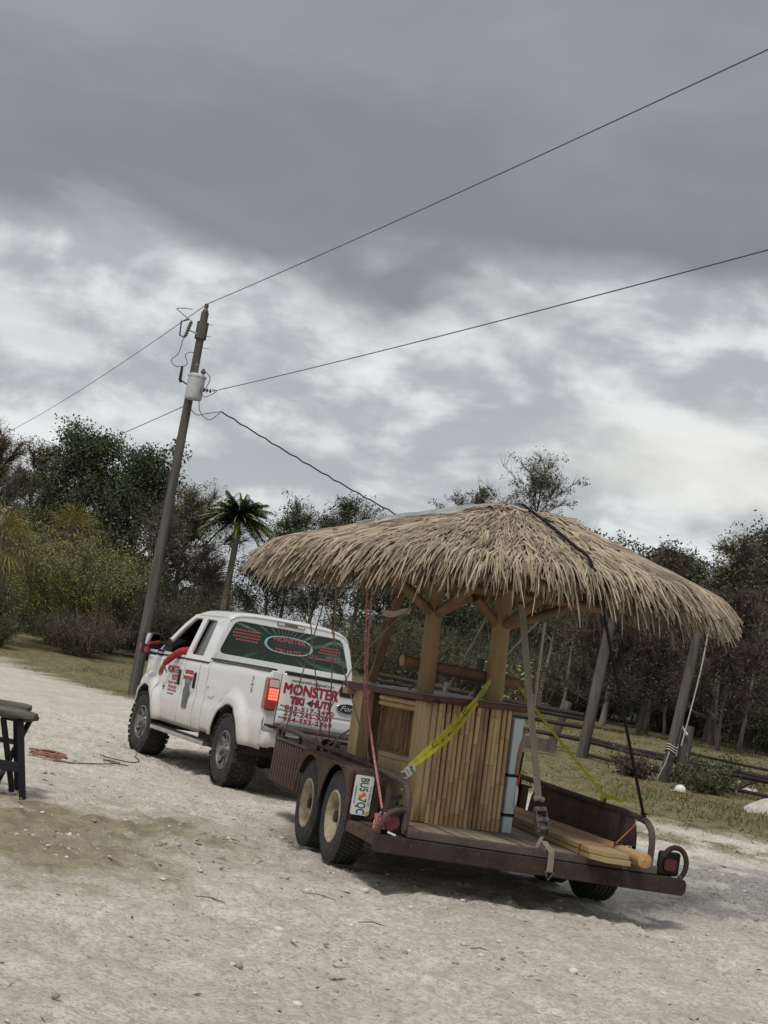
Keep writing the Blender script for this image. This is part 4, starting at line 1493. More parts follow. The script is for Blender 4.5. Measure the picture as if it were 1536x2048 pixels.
# running boards
for s in (-1, 1):
    a0, a1 = sorted((s * 0.90, s * 1.04))
    MB().prism(rnd([(a0, 0.375), (a0, 0.43), (a1, 0.435), (a1, 0.385)], 0.015), 'y', 0.66, 2.86).build('running_board', CHROME, truck)
    MB().box(min(s * .93, s * 1.02), max(s * .93, s * 1.02), 0.68, 2.84, 0.437, 0.446).build('step_tread', DARK, truck)
    for y in (0.9, 2.5):
        MB().obox((s * 0.5, y, 0.55), (s * 0.95, y, 0.40), 0.05, 0.04).build('step_bracket', UNDER, truck)
# handles, fuel door, door print
for s in (-1, 1):
    for y in (2.16, 1.53):
        MB().box(min(s * 0.97, s * 1.012), max(s * 0.97, s * 1.012), y - 0.025, y + 0.025, 1.01, 1.21).build('door_handle', DARK, truck, bevel=0.012)
    MB().box(min(s * 0.955, s * 0.985), max(s * 0.955, s * 0.985), 1.13, 3.3, 1.358, 1.372).build('belt_moulding', DARK, truck)
fd_ = MB()
for (ya, yb, za, zb) in ((0.80, 0.83, 0.9, 1.15), (1.01, 1.04, 0.9, 1.15)):
    pass
fx = -0.985
MB().prism(rnd([(0.74, 0.96), (0.74, 1.16), (0.96, 1.16), (0.96, 0.96)], 0.03), 'x', -0.992, -0.975).build('fuel_door', PAINT, truck, bevel=0.004)
MB().prism([(0.985 + 0.012 * math.cos(a), 1.065 + 0.016 * math.sin(a)) for a in np.linspace(0, 6.28, 10, endpoint=False)], 'x', -0.99, -0.98).build('fuel_door_dent', DARK, truck)
SM = lambda y, z, e=0.004: basis((-side_x(y, z) - e, y, z), (0, -1, 0), (0.02, 0, 1))
SM2 = lambda y, z, e=0.006: basis((-side_x(y, z) - e, y, z), (0, -1, 0), (0.06, 0, 1))
text('door_lettering', 'MONSTER', 0.13, LETR, truck, SM(2.47, 1.19), 0.0008, sx=0.85, bold=0.002)
text('door_lettering', 'HUTS', 0.11, LETR, truck, SM(2.36, 1.09), 0.0008, sx=0.9, bold=0.002)
for z, s_ in ((1.02, '863-517-2490'), (0.965, '239-245-5381'), (0.915, '954-552-2369')):
    text('door_lettering', s_, 0.05, LETR, truck, SM(2.42, z, 0.006), 0.0008, sx=1.3, bold=0.001)
MB().box(-0.99, -0.985, 2.30, 2.56, 0.868, 0.884).build('door_print_line', LETD, truck)
text('door_badge', '+', 0.2, LETD, truck, SM(2.80, 0.94, 0.006), 0.0008)
for z in (1.20, 1.125):
    mb = MB()
    y_ = 1.64
    while y_ < 1.97:
        l = RNG.uniform(0.03, 0.055)
        mb.box(-side_x(1.8, z) - 0.004, -side_x(1.8, z), y_, y_ + l, z - 0.026, z + 0.026)
        y_ += l + 0.014
    mb.build('door_small_print', LETR, truck, smooth=False)
TEAL = mat('print_teal', (0.10, 0.22, 0.27), 0.5)
GREYP = mat('print_grey_green', (0.055, 0.075, 0.075), 0.5, col2=(0.13, 0.15, 0.14), vscale=18)
b = MB().prism([(1.86, 0.74), (1.90, 0.97), (1.83, 1.05), (1.78, 1.07), (1.70, 1.0), (1.66, 0.95), (1.68, 0.74)], 'x', -0.992, -0.9985)
b.build('door_hut_print', GREYP, truck, smooth=False)
MB().prism([(1.89, 1.03), (1.92, 1.09), (1.80, 1.115), (1.66, 1.09), (1.68, 1.03), (1.78, 1.075)], 'x', -0.986, -0.9925).build('door_sky_print', TEAL, truck, smooth=False)
for k, (s_, z) in enumerate((('4', 1.28), ('X', 1.21), ('4', 1.14))):
    text('bed_decal', s_, 0.11, mat('decal_grey', (0.22, 0.22, 0.22), 0.5), truck, basis((-side_x(-0.5, z) - 0.004, -0.5, z), (0.0, -0.5, 0.85), (0.02, 0.85, 0.5)), 0.0008)
# mirrors
for s in (-1, 1):
    b = MB()
    x0, x1 = sorted((s * 1.05, s * 1.29))
    b.prism(rnd([(x0, 1.33), (x0, 1.63), (x1, 1.63), (x1, 1.33)], 0.04), 'y', 3.06, 3.20)
    mr = b.build('mirror', DARK, truck, bevel=0.025)
    MB().prism(rnd([(x0 + 0.025, 1.45), (x0 + 0.025, 1.61), (x1 - 0.02, 1.61), (x1 - 0.02, 1.45)], 0.03), 'y', 3.052, 3.07).build('mirror_glass', mat('mirror_silver', (0.75, 0.77, 0.8), 0.04, 1.0), mr)
    MB().prism(rnd([(x0 + 0.03, 1.35), (x0 + 0.03, 1.43), (x1 - 0.02, 1.43), (x1 - 0.02, 1.35)], 0.02), 'y', 3.052, 3.07).build('spotter_glass', mat('mirror_silver', (0.75, 0.77, 0.8), 0.04, 1.0), mr)
    MB().box(*sorted((s * 1.288, s * 1.30)), 3.09, 3.15, 1.38, 1.46).build('mirror_marker', REDL, mr, bevel=0.004)
    MB().obox((s * 0.93, 3.06, 1.50), (s * 1.08, 3.1, 1.52), 0.06, 0.035).obox((s * 0.93, 3.06, 1.40), (s * 1.08, 3.1, 1.41), 0.06, 0.035).build('mirror_arm', DARK, truck, bevel=0.01)
    MB().prism([(2.86, 1.40), (3.24, 1.40), (2.95, 1.58)], 'x', *sorted((s * 0.935, s * 0.975))).build('mirror_sail', DARK, truck)


# wheels ------------------------------------------------------------
def make_wheel(parent, loc, rad, wid, rim_r, tyre_m, rim_m, lugs=True, style='alloy'):
    """axis along local x, outer side at -x"""
    w = empty('wheel', loc)
    w.parent = parent
    h = wid / 2
    n = 48
    b = MB()
    sh = rad - 0.012
    prof = [(-h * 0.62, rim_r * 0.97), (-h * 0.9, rim_r * 1.03), (-h * 1.02, (rim_r + rad) / 2), (-h * 0.96, rad - 0.045), (-h * 0.80, sh),
            (0, sh + 0.004), (h * 0.80, sh), (h * 0.96, rad - 0.045), (h * 1.02, (rim_r + rad) / 2), (h * 0.9, rim_r * 1.03), (h * 0.62, rim_r * 0.97)]
    b.lathe(prof, 'x', n)
    if lugs == 'block':
        rows = [(-0.82, 0.30, 0.0), (-0.36, 0.30, 0.5), (0.05, 0.3, 0.1), (0.45, 0.30, 0.6), (0.86, 0.30, 0.2)]
        nb = 34
        for (cx, wx, ph) in rows:
            for k in range(nb):
                a = 2 * math.pi * (k + ph) / nb
                c_, s_ = math.cos(a), math.sin(a)
                tw = 0.25 * (1 if k % 2 else -1)
                dx = h * wx * 0.5
                da = 0.33 * 2 * math.pi / nb
                vs = []
                for rr in (sh - 0.01, rad + 0.004):
                    for (sx_, sa) in ((-1, -1), (1, -1), (1, 1), (-1, 1)):
                        aa = a + sa * da + tw * sx_ * da
                        xx = h * cx * 1.05 + sx_ * dx
                        r2 = rr - 0.03 * max(0, abs(xx) / h - 0.85)
                        vs.append((xx, r2 * math.cos(aa), r2 * math.sin(aa)))
                b.add(vs, [(4, 5, 6, 7), (0, 1, 5, 4), (1, 2, 6, 5), (2, 3, 7, 6), (3, 0, 4, 7)])
    else:
        nb = 60
        for (cx, wx) in ((-0.72, 0.24), (-0.36, 0.24), (0, 0.24), (0.36, 0.24), (0.72, 0.24)):
            for k in range(nb):
                a = 2 * math.pi * (k + (cx * 1.3)) / nb
                da = 0.38 * 2 * math.pi / nb
                vs = []
                for rr in (sh - 0.008, rad + 0.002):
                    for (sx_, sa) in ((-1, -1), (1, -1), (1, 1), (-1, 1)):
                        aa = a + sa * da + 0.3 * sx_ * da
                        vs.append((h * cx + sx_ * h * wx * 0.5, rr * math.cos(aa), rr * math.sin(aa)))
                b.add(vs, [(4, 5, 6, 7), (0, 1, 5, 4), (1, 2, 6, 5), (2, 3, 7, 6), (3, 0, 4, 7)])
    b.build('tyre', tyre_m, w, recalc=False, ang=35)
    b = MB()
    if style == 'alloy':
        b.lathe([(-h * 0.62, rim_r * 0.99), (-h * 0.90, rim_r * 1.0), (-h * 0.92, rim_r * 0.93), (-h * 0.70, rim_r * 0.88), (0.03, rim_r * 0.84), (h * 0.6, rim_r * 0.9)], 'x', 32)
        b.lathe([(-h * 0.45, 0.0), (-h * 0.85, 0.001), (-h * 0.85, 0.075), (-h * 0.62, 0.10), (-h * 0.55, 0.155), (-h * 0.4, 0.155)], 'x', 24)
        for k in range(8):
            a = 2 * math.pi * k / 8
            p0 = (-h * 0.56, 0.10 * math.cos(a), 0.10 * math.sin(a))
            p1 = (-h * 0.72, rim_r * 0.9 * math.cos(a), rim_r * 0.9 * math.sin(a))
            b.obox(p0, p1, 0.055, 0.035, up=(1, 0, 0))
    else:                                           # steel trailer rim with hand holes
        b.lathe([(-h * 0.62, rim_r * 0.99), (-h * 0.93, rim_r * 1.02), (-h * 0.96, rim_r * 0.95), (-h * 0.72, rim_r * 0.86), (-h * 0.2, rim_r * 0.80), (0.03, rim_r * 0.8), (h * 0.6, rim_r * 0.9)], 'x', 32)
        b.lathe([(-h * 0.30, 0.055), (-h * 0.34, 0.10), (-h * 0.18, 0.115), (-h * 0.1, 0.115)], 'x', 24)
        for k in range(4):
            a = 2 * math.pi * (k + 0.5) / 4
            p0 = (-h * 0.20, 0.08 * math.cos(a), 0.08 * math.sin(a))
            p1 = (-h * 0.16, rim_r * 0.83 * math.cos(a), rim_r * 0.83 * math.sin(a))
            b.obox(p0, p1, 0.11, 0.012, up=(1, 0, 0))
    b.build('rim', rim_m, w, recalc=False)
    b = MB()
    b.lathe([(-h * 0.05, 0.0), (-h * 0.05, rim_r * 0.83), (h * 0.3, rim_r * 0.83)], 'x', 24)
    b.build('brake_drum', UNDER, w, recalc=False)
    b = MB()
    hx = -h * (0.85 if style == 'alloy' else 0.3)
    b.lathe([(hx, 0.05), (hx - 0.05, 0.045), (hx - 0.055, 0.0)], 'x', 16)
    for k in range(8 if style == 'alloy' else 5):
        a = 2 * math.pi * k / (8 if style == 'alloy' else 5)
        rr = 0.09 if style == 'alloy' else 0.075
        b.lathe([(hx + 0.02, 0.011), (hx - 0.012, 0.011), (hx - 0.014, 0)], 'x', 6, (0, rr * math.cos(a), rr * math.sin(a)))
    b.build('hub', ALLOY if style == 'alloy' else UNDER, w, recalc=False)
    return w


def copy_wheel(src, parent, loc, rotz=0.0, spin=0.0):
    w = src.copy()
    COL.objects.link(w)
    w.parent = parent
    w.location = loc
    w.rotation_euler = (spin, 0, rotz)
    for ch in list(src.children):
        c = ch.copy()
        COL.objects.link(c)
        c.parent = w
    return w


tw = make_wheel(truck, (-0.875, 0, 0.41), 0.42, 0.30, 0.225, TYRE, ALLOY, 'block', 'alloy')
copy_wheel(tw, truck, (-0.875, WB, 0.41), R(4), 0.3)
copy_wheel(tw, truck, (0.875, 0, 0.41), math.pi, 0.2)
copy_wheel(tw, truck, (0.875, WB, 0.41), math.pi + R(4), 0.7)

# ------------------------------------------------------------------ the driver, arm out of the window
SKIN = mat('skin', (0.33, 0.17, 0.115), 0.6, var=0.12, vscale=20)
SHIRT = mat('red_shirt', (0.42, 0.028, 0.035), 0.9, var=0.25, vscale=12, bump=0.3, bscale=60)
TROU = mat('dark_trousers', (0.03, 0.035, 0.05), 0.9)
HAIR = mat('dark_hair', (0.02, 0.015, 0.012), 0.8)


def skin_mesh(name, joints, edges, m, parent, root=0, sub=2):
    me = bpy.data.meshes.new(name)
    me.from_pydata([j[:3] for j in joints], edges, [])
    o = bpy.data.objects.new(name, me)
    COL.objects.link(o)
    o.parent = parent
    o.modifiers.new('Skin', 'SKIN').use_smooth_shade = True
    if not me.skin_vertices:
        bm = bmesh.new()
        bm.from_mesh(me)
        bm.verts.layers.skin.verify()
        bm.to_mesh(me)
        bm.free()
    for i, sv_ in enumerate(me.skin_vertices[0].data):
        sv_.radius = (joints[i][3], joints[i][3] * (joints[i][4] if len(joints[i]) > 4 else 1))
        sv_.use_root = (i == root)
    sb = o.modifiers.new('Subdivision', 'SUBSURF')
    sb.levels = sub
    sb.render_levels = sub
    me.materials.append(m)
    return o


_m = truck.rotation_euler.to_matrix().to_4x4()
_m.translation = truck.location
per = empty('person', _m @ Vector((-0.45, 2.32, 0.98)), (0, 0, R(24.5)), 'person in a red long sleeved shirt with an arm hanging out of the truck window', 'person')
# joints relative to the seat
J = [(0, 0, 0.08, 0.16), (0, -0.06, 0.30, 0.16), (0, -0.08, 0.48, 0.17), (0, -0.05, 0.60, 0.06), (0, -0.03, 0.67, 0.055), (0, -0.02, 0.74, 0.085), (0, -0.01, 0.84, 0.09), (0, -0.02, 0.92, 0.06),
     (-0.2, -0.08, 0.52, 0.075), (-0.40, -0.10, 0.49, 0.052), (-0.545, -0.03, 0.462, 0.042), (-0.605, 0.135, 0.36, 0.036), (-0.635, 0.29, 0.262, 0.029), (-0.635, 0.335, 0.215, 0.034),
     (0.2, -0.08, 0.52, 0.075), (0.24, 0.14, 0.36, 0.05), (0.10, 0.42, 0.36, 0.036), (0.06, 0.50, 0.37, 0.035),
     (-0.1, 0.12, 0.06, 0.09), (-0.12, 0.45, 0.10, 0.07), (-0.12, 0.55, -0.20, 0.05), (0.1, 0.12, 0.06, 0.09), (0.12, 0.45, 0.10, 0.07), (0.12, 0.55, -0.20, 0.05)]
E_ = [(0, 1), (1, 2), (2, 3), (3, 4), (4, 5), (5, 6), (6, 7), (2, 8), (8, 9), (9, 10), (10, 11), (11, 12), (12, 13), (2, 14), (14, 15), (15, 16), (16, 17),
      (0, 18), (18, 19), (19, 20), (0, 21), (21, 22), (22, 23)]
# fingers rooted in the hanging hand
pal = vec(-0.635, 0.335, 0.215)
for k, (dx, dy, dz, L) in enumerate([(-0.022, 0.026, -0.016, 0.085), (-0.008, 0.022, -0.024, 0.095), (0.008, 0.018, -0.028, 0.09), (0.022, 0.012, -0.030, 0.07), (0.032, 0.0, -0.008, 0.06)]):
    b0 = pal + vec(dx, dy * 0.6, dz * 0.6)
    d = vec(dx * 0.5, 0.55, -0.84) if k < 4 else vec(0.6, 0.4, -0.7)
    d /= np.linalg.norm(d)
    p1 = b0 + d * L * 0.5
    p2 = b0 + d * L * 0.85 + vec(0, -0.012, -0.01)
    p3 = p2 + vec(0, -0.010, -L * 0.3)
    i0 = len(J)
    J += [(*b0, 0.0105), (*p1, 0.0095), (*p2, 0.009), (*p3, 0.007)]
    E_ += [(13, i0), (i0, i0 + 1), (i0 + 1, i0 + 2), (i0 + 2, i0 + 3)]
body = skin_mesh('body', J, E_, SKIN, per)
sh_j = [(j[0], j[1], j[2], j[3] + 0.012) for j in (J[0], J[1], J[2], J[8], J[9], J[10], J[11], J[12], J[14], J[15], J[16])]
skin_mesh('shirt', sh_j, [(0, 1), (1, 2), (2, 3), (3, 4), (4, 5), (5, 6), (6, 7), (2, 8), (8, 9), (9, 10)], SHIRT, per)
tr_j = [(J[0][0], J[0][1], 0.05, 0.165)] + [(j[0], j[1], j[2], j[3] + 0.012) for j in (J[18], J[19], J[20], J[21], J[22], J[23])]
skin_mesh('trousers', tr_j, [(0, 1), (1, 2), (2, 3), (0, 4), (4, 5), (5, 6)], TROU, per)
b = MB()
b.grid(lambda u, v: (0.100 * math.sin(math.pi * 0.62 * u) * math.cos(2 * math.pi * v), -0.028 + 0.108 * math.sin(math.pi * 0.62 * u) * math.sin(2 * math.pi * v), 0.85 + 0.118 * math.cos(math.pi * 0.62 * u)), 8, 16)
b.build('hair', HAIR, per)
b = MB()
b.lathe([(0, 0.013), (0.02, 0.01), (0.035, 0.003)], 'y', 8, (0, 0.078, 0.80))
for s in (-1, 1):
    b.lathe([(-0.008, 0.022), (0.008, 0.024)], 'x', 8, (s * 0.093, -0.015, 0.81))
b.build('face_features', SKIN, per)
b = MB()
for s in (-1, 1):
    b.lathe([(0, 0.011), (0.008, 0.006), (0.010, 0.0)], 'y', 8, (s * 0.033, 0.076, 0.835))
b.box(-0.025, 0.025, 0.072, 0.082, 0.755, 0.762)
b.build('eyes_and_mouth', mat('eye_dark', (0.02, 0.015, 0.015), 0.3), per)
# ------------------------------------------------------------------ trailer
def rust_mat(name, base, r2, r3):
    m = bpy.data.materials.new(name)
    m.use_nodes = True
    m.node_tree.nodes.clear()
    q = NG(m.node_tree)
    b = q.n('ShaderNodeBsdfPrincipled')
    o = q.n('ShaderNodeOutputMaterial')
    q.l(b.outputs[0], o.inputs[0])
    c = q.n('ShaderNodeTexCoord').outputs['Object']
    f1 = q.ss(q.noise(c, 4.0, 8, 0.68), 0.35, 0.65)
    f2 = q.ss(q.noise(c, 16, 6, 0.7), 0.5, 0.72)
    col = q.mix(f1, base, r2)
    col = q.mix(q.m('MULTIPLY', f2, 0.7), col, r3)
    q.l(col, b.inputs['Base Color'])
    b.inputs['Roughness'].default_value = 0.82
    b.inputs['Specular IOR Level'].default_value = 0.25
    bn = q.n('ShaderNodeBump')
    bn.inputs['Strength'].default_value = 0.35
    bn.inputs['Distance'].default_value = 0.01
    q.l(q.noise(c, 60, 6, 0.7), bn.inputs['Height'])
    q.l(bn.outputs[0], b.inputs['Normal'])
    return m


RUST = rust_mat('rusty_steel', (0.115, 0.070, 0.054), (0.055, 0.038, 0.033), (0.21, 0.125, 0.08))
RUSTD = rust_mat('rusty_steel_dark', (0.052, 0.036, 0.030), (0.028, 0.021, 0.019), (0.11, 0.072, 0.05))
RAILM = rust_mat('rusty_pipe', (0.115, 0.088, 0.075), (0.06, 0.045, 0.04), (0.16, 0.095, 0.065))
TYR2 = mat('trailer_tyre', (0.030, 0.031, 0.034), 0.8, col2=(0.06, 0.058, 0.055), vscale=8, bump=0.25, bscale=50, spec=0.25)
CREAM = mat('cream_rim', (0.52, 0.46, 0.35), 0.55, col2=(0.30, 0.22, 0.14), vscale=11)
DECK = mat('deck_wood', (0.38, 0.305, 0.225), 0.9, col2=(0.24, 0.19, 0.14), vscale=5, stretch=(1, 0.12, 1), bump=0.5, bscale=18, island=0.22, spec=0.15)

TO = (1.185, 12.37, 0.0)
TA = R(16)
trailer = empty('flatbed_trailer', TO, (0, 0, TA), 'rusty tandem axle flatbed trailer carrying the tiki hut', 'trailer')
_ca, _sa = math.cos(TA), math.sin(TA)


def TW(x, y, z):
    """trailer coordinates to world"""
    return np.array([TO[0] + x * _ca - y * _sa, TO[1] + x * _sa + y * _ca, TO[2] + z])


# deck boards, running lengthways
DZ = 0.44
npl = 14
pw = 1.94 / npl
dk = MB().box(-pw / 2 + 0.008, pw / 2 - 0.008, -1.165, 3.05, -0.04, 0).mesh('plank', smooth=False)
dk.materials.append(DECK)
for i in range(npl):
    o = bpy.data.objects.new('plank', dk)
    COL.objects.link(o)
    o.parent = trailer
    o.location = (-0.97 + pw * (i + 0.5), RNG.normal(0, 0.004), DZ + RNG.normal(0, 0.0025))
    o.rotation_euler = (0, RNG.normal(0, 0.006), RNG.normal(0, 0.0006))
# frame
b = MB()
b.box(-1.0, -0.93, -1.16, 3.1, 0.29, 0.395).box(0.93, 1.0, -1.16, 3.1, 0.29, 0.395)
for y in np.arange(-0.8, 3.0, 0.55):
    b.box(-0.93, 0.93, y - 0.03, y + 0.03, 0.32, 0.395)
b.box(-1.0, 1.0, 3.03, 3.1, 0.29, 0.395)
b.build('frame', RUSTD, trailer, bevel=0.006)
b = MB()
b.prism(rnd([(-1.225, 0.262), (-1.225, 0.385), (1.275, 0.385), (1.30, 0.36), (1.30, 0.29), (1.275, 0.262)], 0.02), 'y', -1.245, -1.165)
b.build('rear_beam', RUSTD, trailer, bevel=0.006)
MB().box(-0.985, 1.05, -1.222, -1.172, 0.389, 0.452).build('rear_trim', rust_mat('plum_trim', (0.11, 0.08, 0.07), (0.07, 0.05, 0.045), (0.16, 0.115, 0.09)), trailer, bevel=0.008)
MB().prism([(-1.225, -0.43), (-1.225, -1.163), (-1.13, -1.163), (-1.13, -0.43)], 'z', 0.30, 0.385).build('side_outrigger', RUST, trailer, bevel=0.006)
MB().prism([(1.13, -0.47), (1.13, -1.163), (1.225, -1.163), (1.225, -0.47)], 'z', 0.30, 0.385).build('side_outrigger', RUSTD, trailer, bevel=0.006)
MB().box(-1.13, -1.002, -1.16, -0.44, 0.385, 0.392).build('corner_plate', RUST, trailer)
# tongue
b = MB()
HX, HY = 0.115, 4.36
b.obox((-0.75, 3.06, 0.36), (HX - 0.04, HY - 0.1, 0.48), 0.07, 0.11).obox((0.75, 3.06, 0.36), (HX + 0.04, HY - 0.1, 0.48), 0.07, 0.11)
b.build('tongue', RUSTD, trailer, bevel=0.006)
MB().box(HX - 0.06, HX + 0.06, HY - 0.15, HY + 0.1, 0.52, 0.62).build('coupler', RUSTD, trailer, bevel=0.02)
# axles and wheels
for y in (0, 0.86):
    MB().tube([(-1.1, y, 0.35), (1.1, y, 0.35)], 0.04, 9).build('axle', UNDER, trailer)
wh = make_wheel(trailer, (-1.115, 0, 0.355), 0.362, 0.225, 0.205, TYR2, CREAM, 'rib', 'steel')
copy_wheel(wh, trailer, (-1.115, 0.86, 0.355), 0, 0.5)
copy_wheel(wh, trailer, (1.115, 0, 0.355), math.pi, 0.3)
copy_wheel(wh, trailer, (1.115, 0.86, 0.355), math.pi, 0.9)

# fenders: flat top, scalloped outer skirt around both tyres, closed ends
def scallop(y):
    z = 0.40
    for wy in (0.0, 0.86):
        d = abs(y - wy)
        if d < 0.405:
            z = max(z, 0.355 + math.sqrt(0.405 ** 2 - d * d))
    return z


FX0, FX1, FY0, FY1, FZ = 1.005, 1.245, -0.445, 1.30, 0.79
for s in (-1, 1):
    fe = MB()
    rear_r = 0.03 if s < 0 else 0.28

    def top(y):
        z = FZ
        if y > FY1 - 0.22:
            z -= 0.22 - math.sqrt(max(0, 0.22 ** 2 - (y - FY1 + 0.22) ** 2))
        if y < FY0 + rear_r:
            z -= rear_r - math.sqrt(max(0, rear_r ** 2 - (FY0 + rear_r - y) ** 2))
        return z
    ysd = np.linspace(FY0, FY1, 70)
    fe.grid(lambda u, v: (s * (FX0 + (FX1 - FX0) * v), FY0 + (FY1 - FY0) * u, top(FY0 + (FY1 - FY0) * u)), 70, 2)
    f_ = fe.build('fender', RUST, trailer, ang=50, solid=0.006)

    def skirt(u, v):
        y = FY0 + (FY1 - FY0) * u
        zb, zt = min(scallop(y), top(y) - 0.002), top(y)
        return (s * FX1, y, zb + (zt - zb) * v)
    MB().grid(skirt, 110, 3).build('skirt', RUST, f_, ang=60, solid=0.006)
    MB().grid(lambda u, v: (s * FX0, FY0 + (FY1 - FY0) * u, 0.40 + (top(FY0 + (FY1 - FY0) * u) - 0.40) * v), 60, 4).build('inner_wall', RUST, f_, solid=0.006)
    if s < 0:
        MB().grid(lambda u, v: (s * (FX0 + (FX1 - FX0) * u), FY0, 0.37 + (top(FY0 + 0.001) - 0.37) * v), 4, 6).build('end_plate', RUST, f_, solid=0.006)
        MB().box(-1.262, -1.235, FY0 - 0.02, FY0 + 0.01, 0.375, 0.775).build('edge_angle', RUST, f_, bevel=0.004)
# licence plate, hung on its side on the back of the left fender
PLW = mat('plate_white', (0.72, 0.74, 0.70), 0.4, var=0.12, vscale=14)
PLG = mat('plate_green', (0.03, 0.09, 0.05), 0.4)
PLO = mat('plate_orange', (0.70, 0.16, 0.03), 0.4)
yp = FY0 - 0.025
cxp, czp = -1.145, 0.585
b = MB().prism(rnd([(cxp - 0.076, czp - 0.152), (cxp - 0.076, czp + 0.152), (cxp + 0.076, czp + 0.152), (cxp + 0.076, czp - 0.152)], 0.018), 'y', yp - 0.003, yp)
plate = b.build('licence_plate', PLW, trailer, bevel=0.001)
PM = lambda u, v: basis((cxp + v, yp - 0.0035, czp - u), (0, 0, -1), (1, 0, 0))
text('plate_characters', 'BU5', 0.098, PLG, plate, PM(-0.082, 0.0), 0.0008, sx=0.62, bold=0.001)
text('plate_characters', '7QC', 0.098, PLG, plate, PM(0.082, 0.0), 0.0008, sx=0.62, bold=0.001)
text('plate_characters', 'MYFLORIDA.COM', 0.022, PLG, plate, PM(0, 0.058), 0.0008, sx=0.9)
text('plate_characters', 'SUNSHINE STATE', 0.02, PLG, plate, PM(0, -0.058), 0.0008, sx=0.9)
b = MB()
for (u0, v0, rr) in ((-0.008, 0.012, 0.018), (0.012, -0.014, 0.016)):
    b.prism([(cxp + v0 + rr * math.cos(a), czp - u0 + rr * math.sin(a)) for a in np.linspace(0, 6.283, 14, endpoint=False)], 'y', yp - 0.0036, yp - 0.0046)
b.build('plate_orange_mark', PLO, plate, smooth=False)
MB().box(cxp + 0.048, cxp + 0.072, yp - 0.0045, yp - 0.003, czp - 0.145, czp - 0.115).build('plate_sticker', mat('sticker_yellow', (0.5, 0.33, 0.04), 0.5), plate)

# pipe rails
def rail_pts(s):
    x = s * 1.0
    return curve_pts([(x, 3.15, 0.60), (x, 3.2, 0.80), (x, 3.05, 0.865), (x, 1.5, 0.83), (x, 0.2, 0.80), (x, -0.85, 0.775), (x, -1.08, 0.735), (x, -1.16, 0.63), (x, -1.17, 0.44)], 7)


for s in (-1, 1):
    rl = MB().tube(rail_pts(s), 0.026, 9).build('pipe_rail', RAILM, trailer)
    for y in (3.0, 2.3, 1.6):
        MB().box(*sorted((s * 0.985, s * 1.015)), y - 0.02, y + 0.02, 0.40, 0.83).build('rail_post', RUSTD, trailer)
    # ribbed steel side board ahead of the wheels
    sb_ = MB().box(*sorted((s * 1.022, s * 1.03)), 1.42, 3.10, 0.33, 0.745).build('side_board', RUST, trailer)
    rib = None
    for k, y in enumerate(np.arange(1.5, 3.08, 0.105)):
        if rib is None:
            rib = MB().box(*sorted((s * 1.031, s * 1.05)), -0.022, 0.022, 0.335, 0.735).build('rib', RUST, sb_, bevel=0.006)
            rib.location.y = y
        else:
            inst(rib, sb_, (0, y, 0))
    MB().box(*sorted((s * 1.015, s * 1.055)), 1.40, 3.12, 0.745, 0.765).build('board_cap', RAILM, trailer, bevel=0.004)
MB().box(-1.0, 1.0, 3.1, 3.13, 0.40, 0.78).build('front_board', RUST, trailer, bevel=0.005)
MB().tube([(-0.98, 3.13, 0.86), (0.98, 3.13, 0.86)], 0.026, 9).build('front_rail', RAILM, trailer)

# tail lamps in their hoops
for s in (-1, 1):
    cx, cz = (-1.095, 0.475) if s < 0 else (1.185, 0.475)
    b = MB().box(cx - 0.09, cx + 0.09, -1.15, -1.09, 0.386, 0.57)
    hs = b.build('lamp_housing', BLACK, trailer, bevel=0.02)
    if s < 0:
        b = MB().lathe([(-1.152, 0.068), (-1.170, 0.064), (-1.178, 0.04), (-1.18, 0.0)], 'y', 20, (cx - 0.01, 0, cz))
    else:
        b = MB().prism(rnd([(cx - 0.055, cz - 0.055), (cx - 0.055, cz + 0.045), (cx + 0.05, cz + 0.045), (cx + 0.05, cz - 0.055)], 0.03), 'y', -1.165, -1.15)
    b.build('lamp_lens', mat('trailer_lens', (0.09, 0.005, 0.006), 0.25, coat=0.2), hs, bevel=0 if s < 0 else 0.008)
    b = MB()
    if s < 0:
        for a in np.linspace(0, 6.283, 9, endpoint=False):
            b.lathe([(-1.172, 0.009), (-1.179, 0.005), (-1.181, 0)], 'y', 6, (cx - 0.01 + 0.04 * math.cos(a), 0, cz + 0.04 * math.sin(a)))
        b.build('lens_bead', mat('lens_bead_pink', (0.38, 0.05, 0.05), 0.15), hs)
        MB().tube(curve_pts([(-1.0, -1.17, 0.575), (-1.06, -1.19, 0.58), (-1.15, -1.2, 0.54), (-1.2, -1.2, 0.43), (-1.2, -1.2, 0.39)], 7), 0.019, 8).build('lamp_hoop', RUST, trailer)
    else:
        MB().tube([(cx + 0.012 + 0.105 * math.cos(a), -1.19, cz + 0.01 + 0.125 * math.sin(a)) for a in np.linspace(R(160), R(-55), 18)], 0.021, 8).build('lamp_hoop', RUSTD, trailer)
# chains, hook and bits of iron round the left rear corner
b = MB()
b.tube(curve_pts([(-1.0, -0.9, 0.62), (-1.03, -1.0, 0.57), (-1.02, -1.1, 0.60)], 8), 0.016, 7)
b.obox((-1.0, -0.98, 0.66), (-1.06, -0.99, 0.64), 0.03, 0.03)
b.build('tie_bracket', BLACK, trailer)
for (x, y) in ((-0.98, -0.6), (1.0, -0.62)):
    MB().box(x - 0.012, x + 0.012, y - 0.035, y + 0.035, 0.46, 0.79).build('rail_post', RUST, trailer)
# ------------------------------------------------------------------ tiki hut bar on the trailer
TH = R(28)
TILT = R(-3.0)
KO = TW(-0.68, -0.40, DZ)
hut = empty('tiki_hut', KO, (0, TILT, TH), 'thatched tiki hut with a bamboo bar strapped on the trailer', 'tiki hut')
_km = Matrix.Rotation(TH, 3, 'Z') @ Matrix.Rotation(TILT, 3, 'Y')


